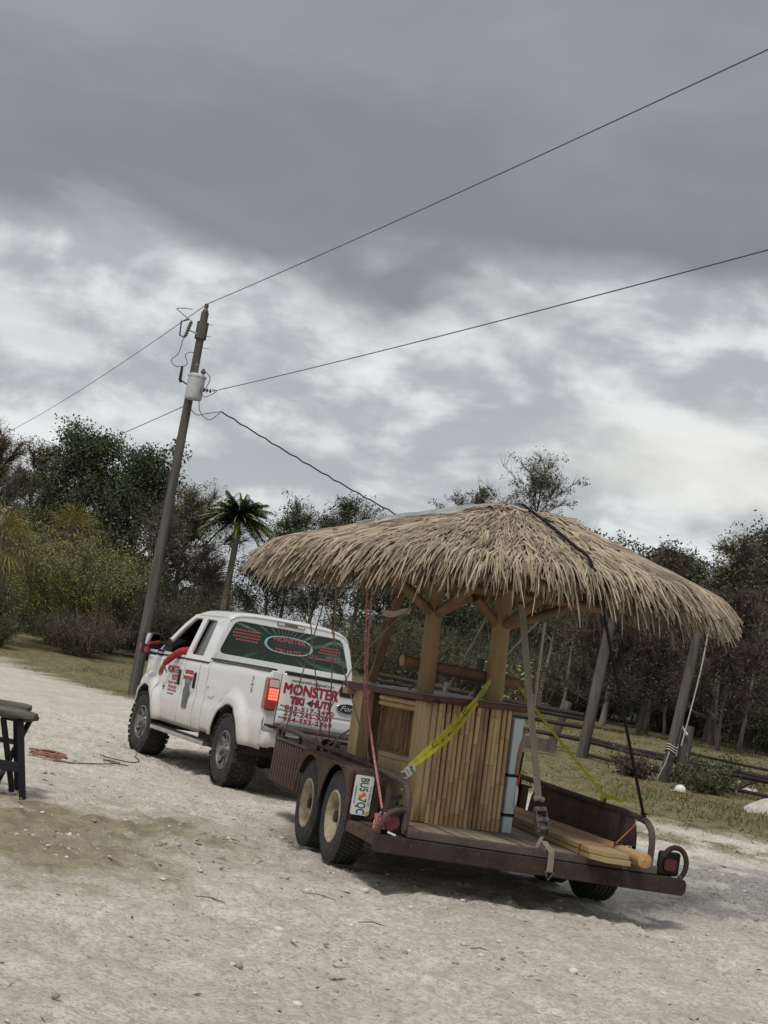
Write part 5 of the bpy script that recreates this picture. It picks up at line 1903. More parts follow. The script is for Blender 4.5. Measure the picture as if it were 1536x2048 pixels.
def KW(x, y, z):
    v = _km @ Vector((x, y, z))
    return np.array([KO[0] + v.x, KO[1] + v.y, KO[2] + v.z])


BAM = mat('bamboo', (0.53, 0.375, 0.21), 0.55, col2=(0.42, 0.28, 0.145), vscale=3, stretch=(1, 1, 0.25), island=0.2, bump=0.15, bscale=30, spec=0.3)
BAM_SHADE = mat('bamboo_shaded', (0.30, 0.19, 0.11), 0.65, col2=(0.21, 0.13, 0.075), vscale=3, stretch=(1, 1, 0.25), island=0.22, spec=0.25)
BNODE = mat('bamboo_node', (0.36, 0.24, 0.13), 0.7)
PINE = mat('peeled_pine', (0.42, 0.29, 0.165), 0.7, col2=(0.27, 0.175, 0.095), vscale=4, stretch=(1, 1, 0.15), bump=0.3, bscale=20, spec=0.25)
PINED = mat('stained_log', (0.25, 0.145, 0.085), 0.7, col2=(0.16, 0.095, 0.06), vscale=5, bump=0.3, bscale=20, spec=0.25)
PLANK = mat('bar_plank', (0.53, 0.395, 0.225), 0.65, col2=(0.42, 0.29, 0.15), vscale=4, stretch=(1, 1, 0.12), island=0.12, bump=0.2, bscale=30, spec=0.25)
EDGE = mat('counter_edge', (0.135, 0.052, 0.035), 0.55, col2=(0.085, 0.035, 0.026), vscale=6, spec=0.35)
CTOP = mat('counter_top', (0.33, 0.31, 0.28), 0.45, col2=(0.24, 0.20, 0.17), vscale=6, spec=0.4)


def cane_mesh(seed, L, r, m, half=True):
    """a bamboo cane with swollen nodes"""
    rg_ = np.random.default_rng(seed)
    zs, rs = [0.0], [r]
    z = rg_.uniform(0.06, 0.22)
    while z < L - 0.03:
        zs += [z - 0.012, z - 0.0035, z, z + 0.0035, z + 0.012]
        rs += [r * 0.98, r * 1.12, r * 0.93, r * 1.12, r * 0.98]
        z += rg_.uniform(0.24, 0.40)
    zs.append(L)
    rs.append(r * rg_.uniform(0.92, 1.0))
    b = MB()
    b.lathe(list(zip(zs, rs)), 'z', 10)
    b.f.append(tuple(len(b.v) - 10 + k for k in range(10)))
    me = b.mesh('bamboo_cane', ang=60, recalc=False)
    me.materials.append(m)
    me.materials.append(BNODE)
    for p in me.polygons:
        rr = [math.hypot(me.vertices[i].co.x, me.vertices[i].co.y) for i in p.vertices]
        if min(rr) < r * 0.935 and max(rr) > r * 1.05:
            p.material_index = 1
    return me


HK = 0.94                    # height of the bar front
BW, BL = 0.83, 1.22          # width of the rear face, length of the left face
canes = [cane_mesh(i, HK + 0.06, 0.0200, BAM) for i in range(6)]
canes_shaded = [cane_mesh(20 + i, HK + 0.0, 0.02, BAM_SHADE) for i in range(4)]


def put_cane(me, x, y, z0, parent=hut, tilt=0.006, sz=1.0):
    o = bpy.data.objects.new('bamboo_cane', me)
    COL.objects.link(o)
    o.parent = parent
    o.location = (x, y, z0)
    o.rotation_euler = (RNG.normal(0, tilt), RNG.normal(0, tilt), RNG.uniform(0, 6.28))
    o.scale = (1, 1, sz)
    return o


base = lambda x: -max(0, x) * math.tan(-TILT) + 0.003
# rear face
nx = 16
stained = cane_mesh(3, HK + 0.06, 0.0200, mat('bamboo_stained', (0.40, 0.265, 0.14), 0.6, col2=(0.13, 0.075, 0.04), vscale=7, stretch=(1, 1, 0.3)))
for i in range(nx):
    x = 0.105 + (BW - 0.115) * (i + 0.5) / nx
    put_cane(stained if i in (9, 10) else canes[(i * 5 + i // 3) % 6], x, 0.008 + RNG.normal(0, 0.002), base(x), sz=(HK - base(x)) / (HK + 0.06))
# wide split canes at the corner
for (x0, x1) in ((-0.005, 0.05), (0.052, 0.105)):
    b = MB().grid(lambda u, v, x0=x0, x1=x1: (x0 + (x1 - x0) * u, 0.0 - 0.012 * math.sin(math.pi * u), 0.004 + (HK - 0.004) * v), 6, 4)
    b.build('corner_plank', PLANK, hut, solid=0.012)
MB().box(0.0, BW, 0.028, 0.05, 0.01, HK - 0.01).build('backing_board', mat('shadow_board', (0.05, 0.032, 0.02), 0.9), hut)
for (x0, x1) in ((0.0, 0.06), (0.062, 0.12), (0.122, 0.165)):
    MB().box(-0.012, 0.004, x0, x1 - 0.002, 0.004, HK - 0.001).build('corner_plank', PLANK, hut, bevel=0.004)
# far corner column
for (y0, y1) in ((BL - 0.16, BL - 0.082), (BL - 0.08, BL)):
    MB().box(-0.012, 0.004, y0, y1, 0.004, HK - 0.001).build('corner_plank', PLANK, hut, bevel=0.004)
MB().box(0.004, 0.10, BL - 0.16, BL - 0.14, 0.004, HK - 0.001).build('column_side', PLANK, hut)
# header of horizontal canes over the open side
hc = cane_mesh(40, 0.62, 0.022, BAM)
for k in range(2):
    o = bpy.data.objects.new('bamboo_cane', hc)
    COL.objects.link(o)
    o.parent = hut
    o.location = (0.012, 0.15, HK - 0.03 - 0.045 * k)
    o.rotation_euler = (R(-90), 0, 0)
# inner wall of canes, interior shade put into their darker colour
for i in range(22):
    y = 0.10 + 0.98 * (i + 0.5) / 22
    put_cane(canes_shaded[i % 4], 0.20 + RNG.normal(0, 0.003), y, base(0.2), sz=(HK - base(0.2)) / HK * 0.99)
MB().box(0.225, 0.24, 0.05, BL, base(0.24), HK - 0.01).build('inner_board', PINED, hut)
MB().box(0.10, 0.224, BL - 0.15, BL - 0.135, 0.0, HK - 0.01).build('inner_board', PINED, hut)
MB().box(0.0, BW, BL, BL + 0.015, base(0.8), HK - 0.01).build('backing_board', PLANK, hut)
MB().box(BW, BW + 0.015, 0.05, BL, base(0.85), HK - 0.01).build('backing_board', PLANK, hut)
# shelf with its front
MB().box(0.004, 0.175, 0.165, 0.70, 0.435, 0.475).build('shelf', PLANK, hut, bevel=0.004)
for k in range(4):
    MB().box(0.006, 0.02, 0.168 + 0.132 * k, 0.168 + 0.132 * (k + 1) - 0.005, 0.01, 0.432).build('shelf_front_board', PLANK, hut, bevel=0.003)
MB().box(0.02, 0.175, 0.685, 0.70, 0.01, 0.432).build('shelf_side', PLANK, hut)
# counter
MB().box(-0.085, BW + 0.085, -0.075, BL + 0.05, HK + 0.004, HK + 0.052).build('counter', EDGE, hut, bevel=0.008)
MB().box(-0.07, BW + 0.07, -0.06, BL + 0.035, HK + 0.0525, HK + 0.0585).build('counter_top', CTOP, hut, bevel=0.002)
b = MB()
b.prism([(-0.02, HK + 0.0), (0.10, HK - 0.0), (0.04, HK + 0.035)], 'y', -0.079, -0.0765)
b.build('counter_notch', BLACK, hut, smooth=False)
MB().box(-0.095, -0.03, BL - 0.03, BL + 0.06, HK - 0.05, HK + 0.002).build('counter_end_block', PLANK, hut, bevel=0.004)


def log(pts, r, name='post', m=PINE, n=12):
    P = curve_pts(pts, 5)
    rr = np.linspace(r[0], r[1], len(P)) * (1 + RNG.normal(0, 0.012, len(P)))
    return MB().tube(P, rr, n).build(name, m, hut)


P1, P2 = (0.20, 0.40), (0.87, 0.40)
ZC = HK + 0.057
log([(P1[0] + .005, P1[1], ZC - 0.1), (P1[0], P1[1], 1.4), (P1[0] - 0.012, P1[1], 2.05)], (0.072, 0.066))
log([(P2[0] + .01, P2[1], ZC - 0.1), (P2[0], P2[1], 1.4), (P2[0] - 0.008, P2[1], 2.05)], (0.082, 0.074))
b = MB()
b.tube([(P2[0] + 0.0, P2[1] - 0.079, 1.62), (P2[0] + 0.0, P2[1] - 0.08, 1.64)], 0.012, 7)
b.build('knot', PINED, hut)
# horizontal log rail behind the posts
log([(0.02, 0.50, 1.235), (0.6, 0.505, 1.195), (1.17, 0.50, 1.155)], (0.048, 0.052), 'cross_log', PINED)
MB().lathe([(0.0, 0.0), (0.0, 0.046), (0.004, 0.046)], 'x', 12, (0.008, 0.50, 1.236)).build('log_end', PINE, hut)
MB().box(0.74, 0.79, 0.47, 0.50, ZC, 1.33).build('cleat_board', FW, hut)
# knee braces
for (p, q_) in [((P1[0] - 0.05, 0.38, 1.66), (-0.24, 0.38, 1.90)), ((P1[0] + 0.05, 0.40, 1.66), (0.50, 0.36, 1.83)), ((P2[0] - 0.05, 0.40, 1.64), (0.56, 0.36, 1.82)),
                ((P2[0] + 0.05, 0.40, 1.63), (1.5, 0.38, 1.86)), ((P1[0], 0.33, 1.66), (P1[0], -0.15, 1.88)), ((P2[0], 0.33, 1.64), (P2[0], -0.15, 1.88)),
                ((P1[0], 0.47, 1.66), (P1[0], 1.0, 1.9)), ((P2[0], 0.47, 1.64), (P2[0], 1.0, 1.9))]:
    log([p, (vec(*p) + vec(*q_)) / 2, q_], (0.042, 0.038), 'brace', PINED, 9)
# dark board leaning behind the left post
MB().obox((0.02, 1.0, ZC + 0.02), (0.19, 0.92, 1.95), 0.07, 0.03, up=(0, 1, 0)).build('prop_board', PINED, hut)

# ---- roof: rounded hip of thatch
RC = vec(0.80, 0.42)
RH = 0.24                     # half length of the ridge
RR = 1.69                     # reach of the eaves from the ridge
ZE, ZT = 2.03, 2.60           # thatch height at the eaves and at the ridge


def roof_pt(phi, t, lift=0.0):
    """t = 0 ridge .. 1 eaves"""
    c, s_ = math.cos(phi), math.sin(phi)
    rr = RR * (1 + 0.03 * math.cos(4 * phi + 0.6))
    x = RC[0] + 0.22 * (1 - min(1, t)) + RH * np.sign(c) * abs(c) ** 0.5 + rr * t * c
    y = RC[1] + rr * t * s_
    z = ZT - (ZT - ZE) * (t ** 1.0) + 0.015 * math.sin(math.pi * min(1, t)) - (0.16 * (t - 1) / 0.12 if t > 1 else 0) + lift
    return vec(x, y, z)


TBASE = mat('thatch_base', (0.07, 0.048, 0.03), 0.95, col2=(0.04, 0.028, 0.02), vscale=14, spec=0.05)  # base colour darkened to paint self-shadow into the gaps between leaves
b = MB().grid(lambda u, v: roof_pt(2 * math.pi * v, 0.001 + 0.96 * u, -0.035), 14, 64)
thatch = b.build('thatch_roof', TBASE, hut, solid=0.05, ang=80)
# round eave beam and rafters underneath
MB().tube([roof_pt(a, 0.70, -0.13) for a in np.linspace(0, 2 * math.pi, 41)], 0.035, 8).build('ring_beam', PINED, hut)
for k in range(12):
    a = 2 * math.pi * (k + 0.5) / 12
    MB().tube([roof_pt(a, 0.05, -0.12), roof_pt(a, 0.5, -0.10), roof_pt(a, 0.93, -0.09)], 0.026, 7).build('rafter', PINED, hut)
for x in (P1, P2):
    MB().tube([(x[0], RC[1] - 0.95, 1.97), (x[0], RC[1] + 0.95, 1.97)], 0.042, 9).build('tie_beam', PINED, hut)
MB().tube([(-0.5, RC[1] - 0.03, 1.9), (1.9, RC[1] - 0.03, 1.9)], 0.045, 9).build('tie_beam', PINED, hut)

THM = mat('thatch_leaf', (0.385, 0.31, 0.23), 0.85, col2=(0.255, 0.205, 0.155), vscale=2.6, island=0.5, spec=0.15)


def leaf_strip(phi, t, L, w, droop, yaw, rise):
    """one dried palm leaflet: creased, tapering, lying down the slope and sagging past the eaves"""
    p0 = roof_pt(phi, t, 0.0)
    p1 = roof_pt(phi, min(1.0, t) + 0.05, 0.0)
    d = p1 - p0
    d /= np.linalg.norm(d)
    up_ = vec(0, 0, 1) - d * d[2]
    up_ /= np.linalg.norm(up_)
    side = np.cross(d, up_)
    d = d * math.cos(yaw) + side * math.sin(yaw)
    side = np.cross(d, up_)
    V = []
    n = 4
    for i in range(n + 1):
        s_ = i / n
        over = max(0, t + s_ * L / RR - 1.0) * RR
        c = p0 + d * L * s_ + up_ * (rise * (1 - 0.3 * s_) + 0.012 * math.sin(math.pi * s_)) + vec(0, 0, -1) * (droop * s_ * s_ * L + 0.5 * over ** 1.2)
        c += side * 0.03 * math.sin(phi * 57 + t * 31) * s_ * s_
        ww = w * (0.75 + 0.6 * s_ if s_ < 0.5 else 1.05 - 0.85 * ((s_ - 0.5) / 0.5) ** 2.2)
        V += [c - side * ww / 2 - up_ * 0.004, c + up_ * 0.004, c + side * ww / 2 - up_ * 0.004]
    return V


LF = []
for i in range(4):
    a = i * 3
    LF += [(a, a + 1, a + 4, a + 3), (a + 1, a + 2, a + 5, a + 4)]
LF = np.array(LF)
allv = []
eave = []
cam_side = lambda ph: math.cos(ph - R(-90 - 28 + 8))       # side of the roof that faces the viewer
rows = 31
for r_ in range(rows):
    t = 0.955 - 0.935 * r_ / (rows - 1)
    cnt = int(170 + 900 * t)
    for k in range(cnt):
        ph = 2 * math.pi * (k + RNG.random()) / cnt
        tt = t + RNG.uniform(-0.025, 0.025)
        L = (RNG.uniform(0.18, 0.33) if r_ < 2 else RNG.uniform(0.22, 0.36)) if t > 0.1 else RNG.uniform(0.16, 0.28)
        v = leaf_strip(ph, max(0.005, tt), L, RNG.uniform(0.008, 0.0165), RNG.uniform(-0.04, 0.12), RNG.normal(0, 0.17), RNG.uniform(-0.03, 0.055))
        if r_ < 2 and cam_side(ph) > 0.1:
            eave.append((RNG.random(), v))
        else:
            allv.append(v)
# shaggy underlayer that thickens the fringe
for k in range(1700):
    ph = RNG.uniform(0, 2 * math.pi)
    allv.append(leaf_strip(ph, RNG.uniform(0.86, 0.98), RNG.uniform(0.14, 0.25), RNG.uniform(0.010, 0.018), RNG.uniform(0.25, 0.7), RNG.normal(0, 0.25), RNG.uniform(-0.10, -0.03)))
# upturned ends along the ridge
for k in range(420):
    ph = RNG.uniform(0, 2 * math.pi)
    allv.append(leaf_strip(ph, RNG.uniform(0.003, 0.10), RNG.uniform(0.16, 0.34), RNG.uniform(0.018, 0.032), RNG.uniform(-0.25, 0.35), RNG.normal(0, 0.6), RNG.uniform(0.02, 0.06)))
eave.sort(key=lambda e: e[0])
for (_, v) in eave[300:]:
    allv.append(v)
for (_, v) in eave[:300]:
    me = bpy.data.meshes.new('thatch_leaf')
    me.from_pydata([tuple(p) for p in v], [], [tuple(q_) for q_ in LF])
    me.materials.append(THM)
    o = bpy.data.objects.new('thatch_leaf', me)
    COL.objects.link(o)
    o.parent = thatch
AV = np.array(allv).reshape(-1, 3)
n = len(allv)
AF = (LF[None] + (np.arange(n) * 15)[:, None, None]).reshape(-1, 4)
o = fast_mesh('thatch', AV, AF, THM, thatch)
o['kind'] = 'stuff'
# a stub of stick at the peak
MB().tube([roof_pt(2.5, 0.02, 0.0), roof_pt(2.5, 0.02, 0.12) + vec(0.03, 0, 0)], [0.014, 0.006], 6).build('ridge_stick', PINED, thatch)


# ---- grey net thrown over the back of the roof
def net_mat():
    m = bpy.data.materials.new('grey_netting')
    m.use_nodes = True
    m.node_tree.nodes.clear()
    q = NG(m.node_tree)
    d = q.n('ShaderNodeBsdfDiffuse')
    tr = q.n('ShaderNodeBsdfTransparent')
    mx = q.n('ShaderNodeMixShader')
    o_ = q.n('ShaderNodeOutputMaterial')
    c = q.n('ShaderNodeTexCoord').outputs['Object']
    d.inputs[0].default_value = (0.42, 0.43, 0.42, 1)
    f = q.m('ADD', q.m('MULTIPLY', q.ss(q.noise(c, 5, 5, 0.6, 0.6), 0.35, 0.65), 0.45), 0.36)
    q.l(f, mx.inputs[0])
    q.l(tr.outputs[0], mx.inputs[1])
    q.l(d.outputs[0], mx.inputs[2])
    q.l(mx.outputs[0], o_.inputs[0])
    return m


def net_fn(u, v):
    ph = R(100) + R(102) * u
    t = 0.02 + (0.80 - 0.42 * u ** 2 + 0.08 * math.sin(9 * u) + 0.06 * math.sin(31 * u)) * v
    p = roof_pt(ph, t, 0.062)
    p[2] += 0.035 * float(fbm(np.array(p[0] * 5), np.array(p[1] * 5), 3)) + 0.01 * math.sin(40 * u + 9 * v)
    return p


nb_ = MB().grid(net_fn, 60, 26)
nobj = nb_.build('grey_net', net_mat(), None, recalc=False)
nobj.matrix_world = Matrix.Translation(Vector(KO)) @ _km.to_4x4()
tag(nobj, 'grey net spread over the back of the thatch near the peak', 'net')
# ------------------------------------------------------------------ load: lumber, panel, straps and ropes
LUM = mat('treated_lumber', (0.40, 0.30, 0.165), 0.75, col2=(0.30, 0.215, 0.11), vscale=3, stretch=(1, 0.06, 1), bump=0.25, bscale=20, spec=0.2)
PEEL = mat('round_post_wood', (0.50, 0.33, 0.16), 0.7, col2=(0.38, 0.235, 0.11), vscale=4, stretch=(1, 0.2, 1), spec=0.25)


def on_trailer(name, label, cat, mb, m, smooth=True, bevel=0, group=None, off=(0, 0, 0), rz=0.0):
    o = mb.build(name, m, None, smooth=smooth, bevel=bevel)
    p = TW(*off)
    o.location = p
    o.rotation_euler = (0, 0, TA + rz)
    tag(o, label, cat, group)
    return o


bz = math.atan2(-0.30, 3.4)
PB = [(-0.14, -0.0), (-0.06, -0.14), (0.14, -0.12), (0.14, 3.35), (-0.14, 3.35)]
for (z, lab, dx, dy) in ((DZ + 0.004, 'lower of the two yellowish boards lying along the deck', 0.0, 0.0), (DZ + 0.046, 'upper of the two yellowish boards lying along the deck', -0.006, 0.03)):
    mb = MB().prism([(p[0] + dx, p[1] + dy) for p in PB], 'z', 0, 0.039)
    on_trailer('lumber_board', lab, 'board', mb, LUM, smooth=False, bevel=0.004, off=(0.565, -1.33, z), rz=bz)
mb = MB().tube([(0, 0, 0), (0, 1.5, 0), (0, 3.0, 0)], 0.055, 16)
lg = on_trailer('round_post', 'peeled round wooden post beside the boards, end over the deck edge', 'post', mb, PEEL, off=(0.80, -1.47, DZ + 0.062), rz=bz * 0.6)
cp = MB().lathe([(-0.002, 0.0), (-0.002, 0.05), (0.0, 0.053)], 'y', 16).build('cut_end', mat('end_grain', (0.52, 0.33, 0.14), 0.8, col2=(0.36, 0.21, 0.09), vscale=30), lg)
MB().lathe([(-0.004, 0.0), (-0.004, 0.006)], 'y', 8).build('pith', PINED, lg)


def band(pts, w, side, th=0.003):
    """flat webbing along pts, width w along side"""
    P = np.array(pts, float)
    b = MB()
    o = 0
    for i, p in enumerate(P):
        s_ = np.array(side[i] if np.ndim(side) > 1 else side, float)
        s_ /= np.linalg.norm(s_)
        d = P[min(i + 1, len(P) - 1)] - P[max(i - 1, 0)]
        nrm = np.cross(d, s_)
        nrm /= np.linalg.norm(nrm) + 1e-9
        b.v += [tuple(p - s_ * w / 2 - nrm * th / 2), tuple(p + s_ * w / 2 - nrm * th / 2), tuple(p + s_ * w / 2 + nrm * th / 2), tuple(p - s_ * w / 2 + nrm * th / 2)]
    for i in range(len(P) - 1):
        a = i * 4
        for k in range(4):
            k2 = (k + 1) % 4
            b.f.append((a + k, a + k2, a + 4 + k2, a + 4 + k))
    b.f += [(0, 1, 2, 3), tuple(len(b.v) - 4 + k for k in (3, 2, 1, 0))]
    return b


ORG = mat('orange_webbing', (0.55, 0.20, 0.06), 0.8, var=0.25, vscale=20)
# orange strap round the boards and up to the fender hook
a = lambda x, y, z: TW(x, y, z)
P_ = [a(0.42, -1.10, 0.445), a(0.418, -1.10, 0.53), a(0.44, -1.10, 0.536), a(0.70, -1.02, 0.538), a(0.78, -0.98, 0.548), a(0.94, -0.93, 0.70), a(0.985, -0.9, 0.775)]
tag(band(P_, 0.028, TW(0.2, 1, 0) - TW(0, 0, 0)).build('orange_strap', ORG, smooth=False), 'orange strap tying the boards to the right rail', 'strap')
b = MB()
for (x, y, z) in ((0.80, -1.0, 0.555), (0.86, -1.04, 0.545)):
    b.tube([TW(x + 0.03 * math.cos(t), y + 0.022 * math.sin(t), z + 0.006 * math.sin(3 * t)) for t in np.linspace(0, 5.2, 14)], 0.006, 6)
tag(b.build('wire_hooks', mat('dark_iron', (0.03, 0.028, 0.027), 0.6, 0.5), None), 'dark wire hooks of the orange strap on the boards', 'hooks')

# pale blue foam panel strapped beside the bar
BLU = mat('pale_blue_foam', (0.56, 0.66, 0.72), 0.7, var=0.08, vscale=4)
kt = lambda o: setattr(o, 'matrix_world', Matrix.Translation(Vector(KO)) @ _km.to_4x4())
e = empty('foam_panel', (0, 0, 0), label='pale blue foam panel standing on edge beside the bamboo bar', cat='panel')
kt(e)
MB().box(0.862, 0.955, 0.02, 0.80, -0.048, 0.885).build('panel', BLU, e, bevel=0.008)
for z in (0.10, 0.42):
    MB().box(0.857, 0.960, 0.012, 0.80, z - 0.012, z + 0.012).build('tie', BLACK, e)
e = empty('hand_tool', (0, 0, 0), label='hand tool with curved tan handle tied to the blue panel', cat='tool')
kt(e)
MB().tube(curve_pts([(1.01, 0.05, 0.79), (0.975, 0.05, 0.77), (0.955, 0.03, 0.68), (0.94, 0.02, 0.55), (0.935, 0.02, 0.43)], 6), [0.02] * 6 + [0.022] * 12 + [0.019] * 7, 9).build('handle', mat('tan_grip', (0.30, 0.17, 0.095), 0.6), e)
MB().obox((0.985, 0.03, 0.62), (0.965, 0.03, 0.40), 0.012, 0.02).build('black_bar', BLACK, e)
MB().obox((0.965, 0.02, 0.44), (0.958, 0.02, 0.34), 0.014, 0.02).build('red_grip', mat('red_plastic', (0.5, 0.03, 0.03), 0.4), e)
MB().tube(curve_pts([(0.958, 0.02, 0.34), (0.948, 0.01, 0.24), (0.955, 0.01, 0.17), (0.962, 0.01, 0.25), (0.962, 0.02, 0.33)], 5), 0.007, 6).build('wire_loop', SILV, e)

# yellow ratchet straps
YEL = mat('yellow_webbing', (0.50, 0.47, 0.045), 0.7, var=0.3, vscale=14, spec=0.2)
YELD = mat('webbing_print', (0.05, 0.05, 0.02), 0.7)
p0 = KW(0.78, 0.33, 1.16)
p1 = KW(0.40, -0.082, 0.995)
p2 = TW(-1.0, -1.0, 0.83)
c1 = p1 * 0.55 + p2 * 0.45 + vec(0, 0.0, -0.012)
sd_ = vec(0.75, 0.35, 0.55)
_e = p2 + vec(0.02, 0.03, 0.05)
P_ = np.array([p0 * (1 - t) + p1 * t for t in np.linspace(0, 1, 6, endpoint=False)] + [p1 * (1 - t) + _e * t - vec(0, 0, 0.05 * t * (1 - t)) for t in np.linspace(0, 1, 18)])
_fn = KW(0, -1, 0) - KW(0, 0, 0)
sides = [np.cross(P_[min(i + 1, len(P_) - 1)] - P_[max(i - 1, 0)], _fn) for i in range(len(P_))]
ys_ = empty('yellow_strap', p2, label='wide yellow ratchet strap from the hut post down over the bar front', cat='strap')
o = band(P_ - p2, 0.05, sides).build('webbing', YEL, ys_, smooth=False)
P2_ = curve_pts([p1 + vec(0.01, -0.006, -0.02), c1 + vec(0.03, -0.01, -0.03), p2 + vec(0.03, 0.03, 0.05)], 8)
band(P2_ - p2, 0.03, [np.cross(P2_[min(i + 1, len(P2_) - 1)] - P2_[max(i - 1, 0)], _fn) for i in range(len(P2_))]).build('loose_tail', YEL, ys_, smooth=False)
for t in (0.42, 0.74):
    k = int(t * (len(P_) - 1))
    d = P_[k + 1] - P_[k]
    d /= np.linalg.norm(d)
    s_ = sides[k] / np.linalg.norm(sides[k])
    nn = np.cross(d, s_)
    nn = nn / np.linalg.norm(nn)
    if nn[1] > 0:
        nn = -nn
    c = P_[k] + nn * 0.004 - p2
    MB().add([c - d * 0.03 - s_ * 0.016, c + d * 0.03 - s_ * 0.016, c + d * 0.03 + s_ * 0.016, c - d * 0.03 + s_ * 0.016], [(0, 1, 2, 3)]).build('printed_mark', YELD, ys_, smooth=False)
    MB().add([c + nn * .0015 - d * 0.022 - s_ * 0.011, c + nn * .0015 + d * 0.022 - s_ * 0.011, c + nn * .0015 + d * 0.022 + s_ * 0.011, c + nn * .0015 - d * 0.022 + s_ * 0.011], [(0, 1, 2, 3)]).build('printed_field', YEL, ys_, smooth=False)


def ratchet(parent, at, d, side, m, size=1.0):
    """ratchet buckle: two cheek plates, spool, handle"""
    at, d, side = np.array(at, float), np.array(d, float), np.array(side, float)
    d /= np.linalg.norm(d)
    side = side - d * (side @ d)
    side /= np.linalg.norm(side)
    up_ = np.cross(side, d)
    if up_[1] > 0:
        up_ = -up_
    b = MB()
    for s_ in (-1, 1):
        c = at + side * s_ * 0.032 * size
        b.obox(c - d * 0.075 * size, c + d * 0.075 * size, 0.006 * size, 0.04 * size, up=tuple(up_))
    b.tube([at - side * 0.04 * size + up_ * 0.01, at + side * 0.04 * size + up_ * 0.01], 0.017 * size, 9)
    b.obox(at + d * 0.05 * size + up_ * 0.022 - side * 0.03 * size, at + d * 0.05 * size + up_ * 0.022 + side * 0.03 * size, 0.02 * size, 0.02 * size, up=tuple(up_))
    b.obox(at - d * 0.06 * size + up_ * 0.022 - side * 0.03 * size, at - d * 0.06 * size + up_ * 0.022 + side * 0.03 * size, 0.025 * size, 0.016 * size, up=tuple(up_))
    b.build('ratchet', m, parent, bevel=0.002)


ZINC = mat('zinc_plate', (0.58, 0.58, 0.56), 0.35, 0.7, var=0.3, vscale=30)
ratchet(ys_, vec(0.0, 0.0, 0.0) + vec(0.01, 0.01, 0.02), P_[-1] - P_[-4], sides[-1], ZINC, 0.85)
MB().tube([vec(-0.01, 0, -0.05), vec(0.02, -0.012, -0.10), vec(-0.02, -0.02, -0.12)], 0.008, 6).build('hook', ZINC, ys_)

q0 = KW(1.12, 0.50, 1.19)
q1 = TW(1.0, -0.20, 0.85)
yr = empty('yellow_strap', q1, label='thin yellow strap from the cross log to the right rail, bow tied', cat='strap')
band(np.array([q0, q0 * 0.5 + q1 * 0.5, q1 + vec(0, 0, 0.03)]) - q1, 0.022, np.cross(q1 - q0, vec(0, -1, 0))).build('webbing', YEL, yr, smooth=False)
b = band(np.array([q1 + vec(0, 0, 0.05), q1 + vec(0.01, 0, -0.03), q1 + vec(0.02, -0.02, -0.06)]) - q1, 0.05, vec(1, 0, 0.1))
b.build('knot', YEL, yr, smooth=False)
b = band(np.array([q1 + vec(0.02, -0.01, 0.0), q1 + vec(0.08, -0.02, 0.02), q1 + vec(0.14, -0.03, -0.005), q1 + vec(0.20, -0.03, 0.03)]) - q1, 0.035, vec(0, 0.3, 1))
b.build('loose_tail', YEL, yr, smooth=False)
b = MB()
b.tube([TW(1.03, -0.16, 0.80) - q1, TW(1.02, -0.22, 0.84) - q1, TW(0.97, -0.28, 0.80) - q1, TW(1.0, -0.35, 0.795) - q1], 0.008, 6)
b.build('hook', BLACK, yr)
ra_, rb_ = KW(1.12, 0.50, 1.19), TW(1.0, 1.55, 0.86)
tag(band(np.array([KW(1.0, 0.7, 0.62), TW(1.0, 1.45, 0.87)]), 0.018, vec(0.7, 0.2, 0.6)).build('yellow_strap', YEL, smooth=False),
    'short yellow strap just right of the blue panel reaching the rail', 'strap')

# khaki strap with a big ratchet at the rear edge
KHA = mat('khaki_webbing', (0.25, 0.225, 0.175), 0.85, col2=(0.19, 0.165, 0.125), vscale=12, stretch=(1, 1, 0.3), spec=0.15)
IRON = mat('worn_iron', (0.16, 0.155, 0.13), 0.55, 0.5, col2=(0.06, 0.06, 0.055), vscale=30)
k0, k1, k2, k3 = vec(1.175, 11.45, 2.24), vec(1.348, 11.376, 1.528), vec(1.537, 11.41, 0.80), TW(0.145, -1.262, 0.27)
kh = empty('khaki_strap', k3, label='khaki webbing strap with heavy ratchet hooked on the trailer rear beam', cat='strap')
band(curve_pts([k0, k1, k2], 8) - k3, 0.055, vec(0.95, 0.27, 0.15)).build('webbing', KHA, kh, smooth=False)
MB().tube([k2 + vec(-0.035, -0.012, 0.0) - k3, k2 + vec(0, -0.02, 0.012) - k3, k2 + vec(0.035, 0.0, 0.0) - k3], 0.022, 8).build('webbing_roll', KHA, kh)
rk = k2 * 0.72 + k3 * 0.28
ratchet(kh, rk - k3, k3 - k2, vec(0.95, 0.27, 0), IRON, 1.35)
k4 = k2 * 0.45 + k3 * 0.55
band(np.array([k4, TW(0.14, -1.215, 0.462), TW(0.142, -1.256, 0.445), TW(0.145, -1.262, 0.36), k3 + vec(0, -0.004, 0.03)]) - k3, 0.05, vec(0.95, 0.27, 0)).build('lower_webbing', KHA, kh, smooth=False)
band(curve_pts([k4 + vec(-0.02, 0, 0.03), k4 + vec(-0.05, -0.03, -0.05), k4 + vec(-0.065, -0.035, -0.115)], 4) - k3, 0.03, vec(0.95, 0.27, 0)).build('loose_tail', KHA, kh, smooth=False)
MB().tube([vec(-0.035, -0.012, 0.03), vec(0.035, 0.008, 0.03), vec(0.0, 0.0, -0.03), vec(-0.035, -0.012, 0.03)], 0.007, 6).build('hook', IRON, kh)

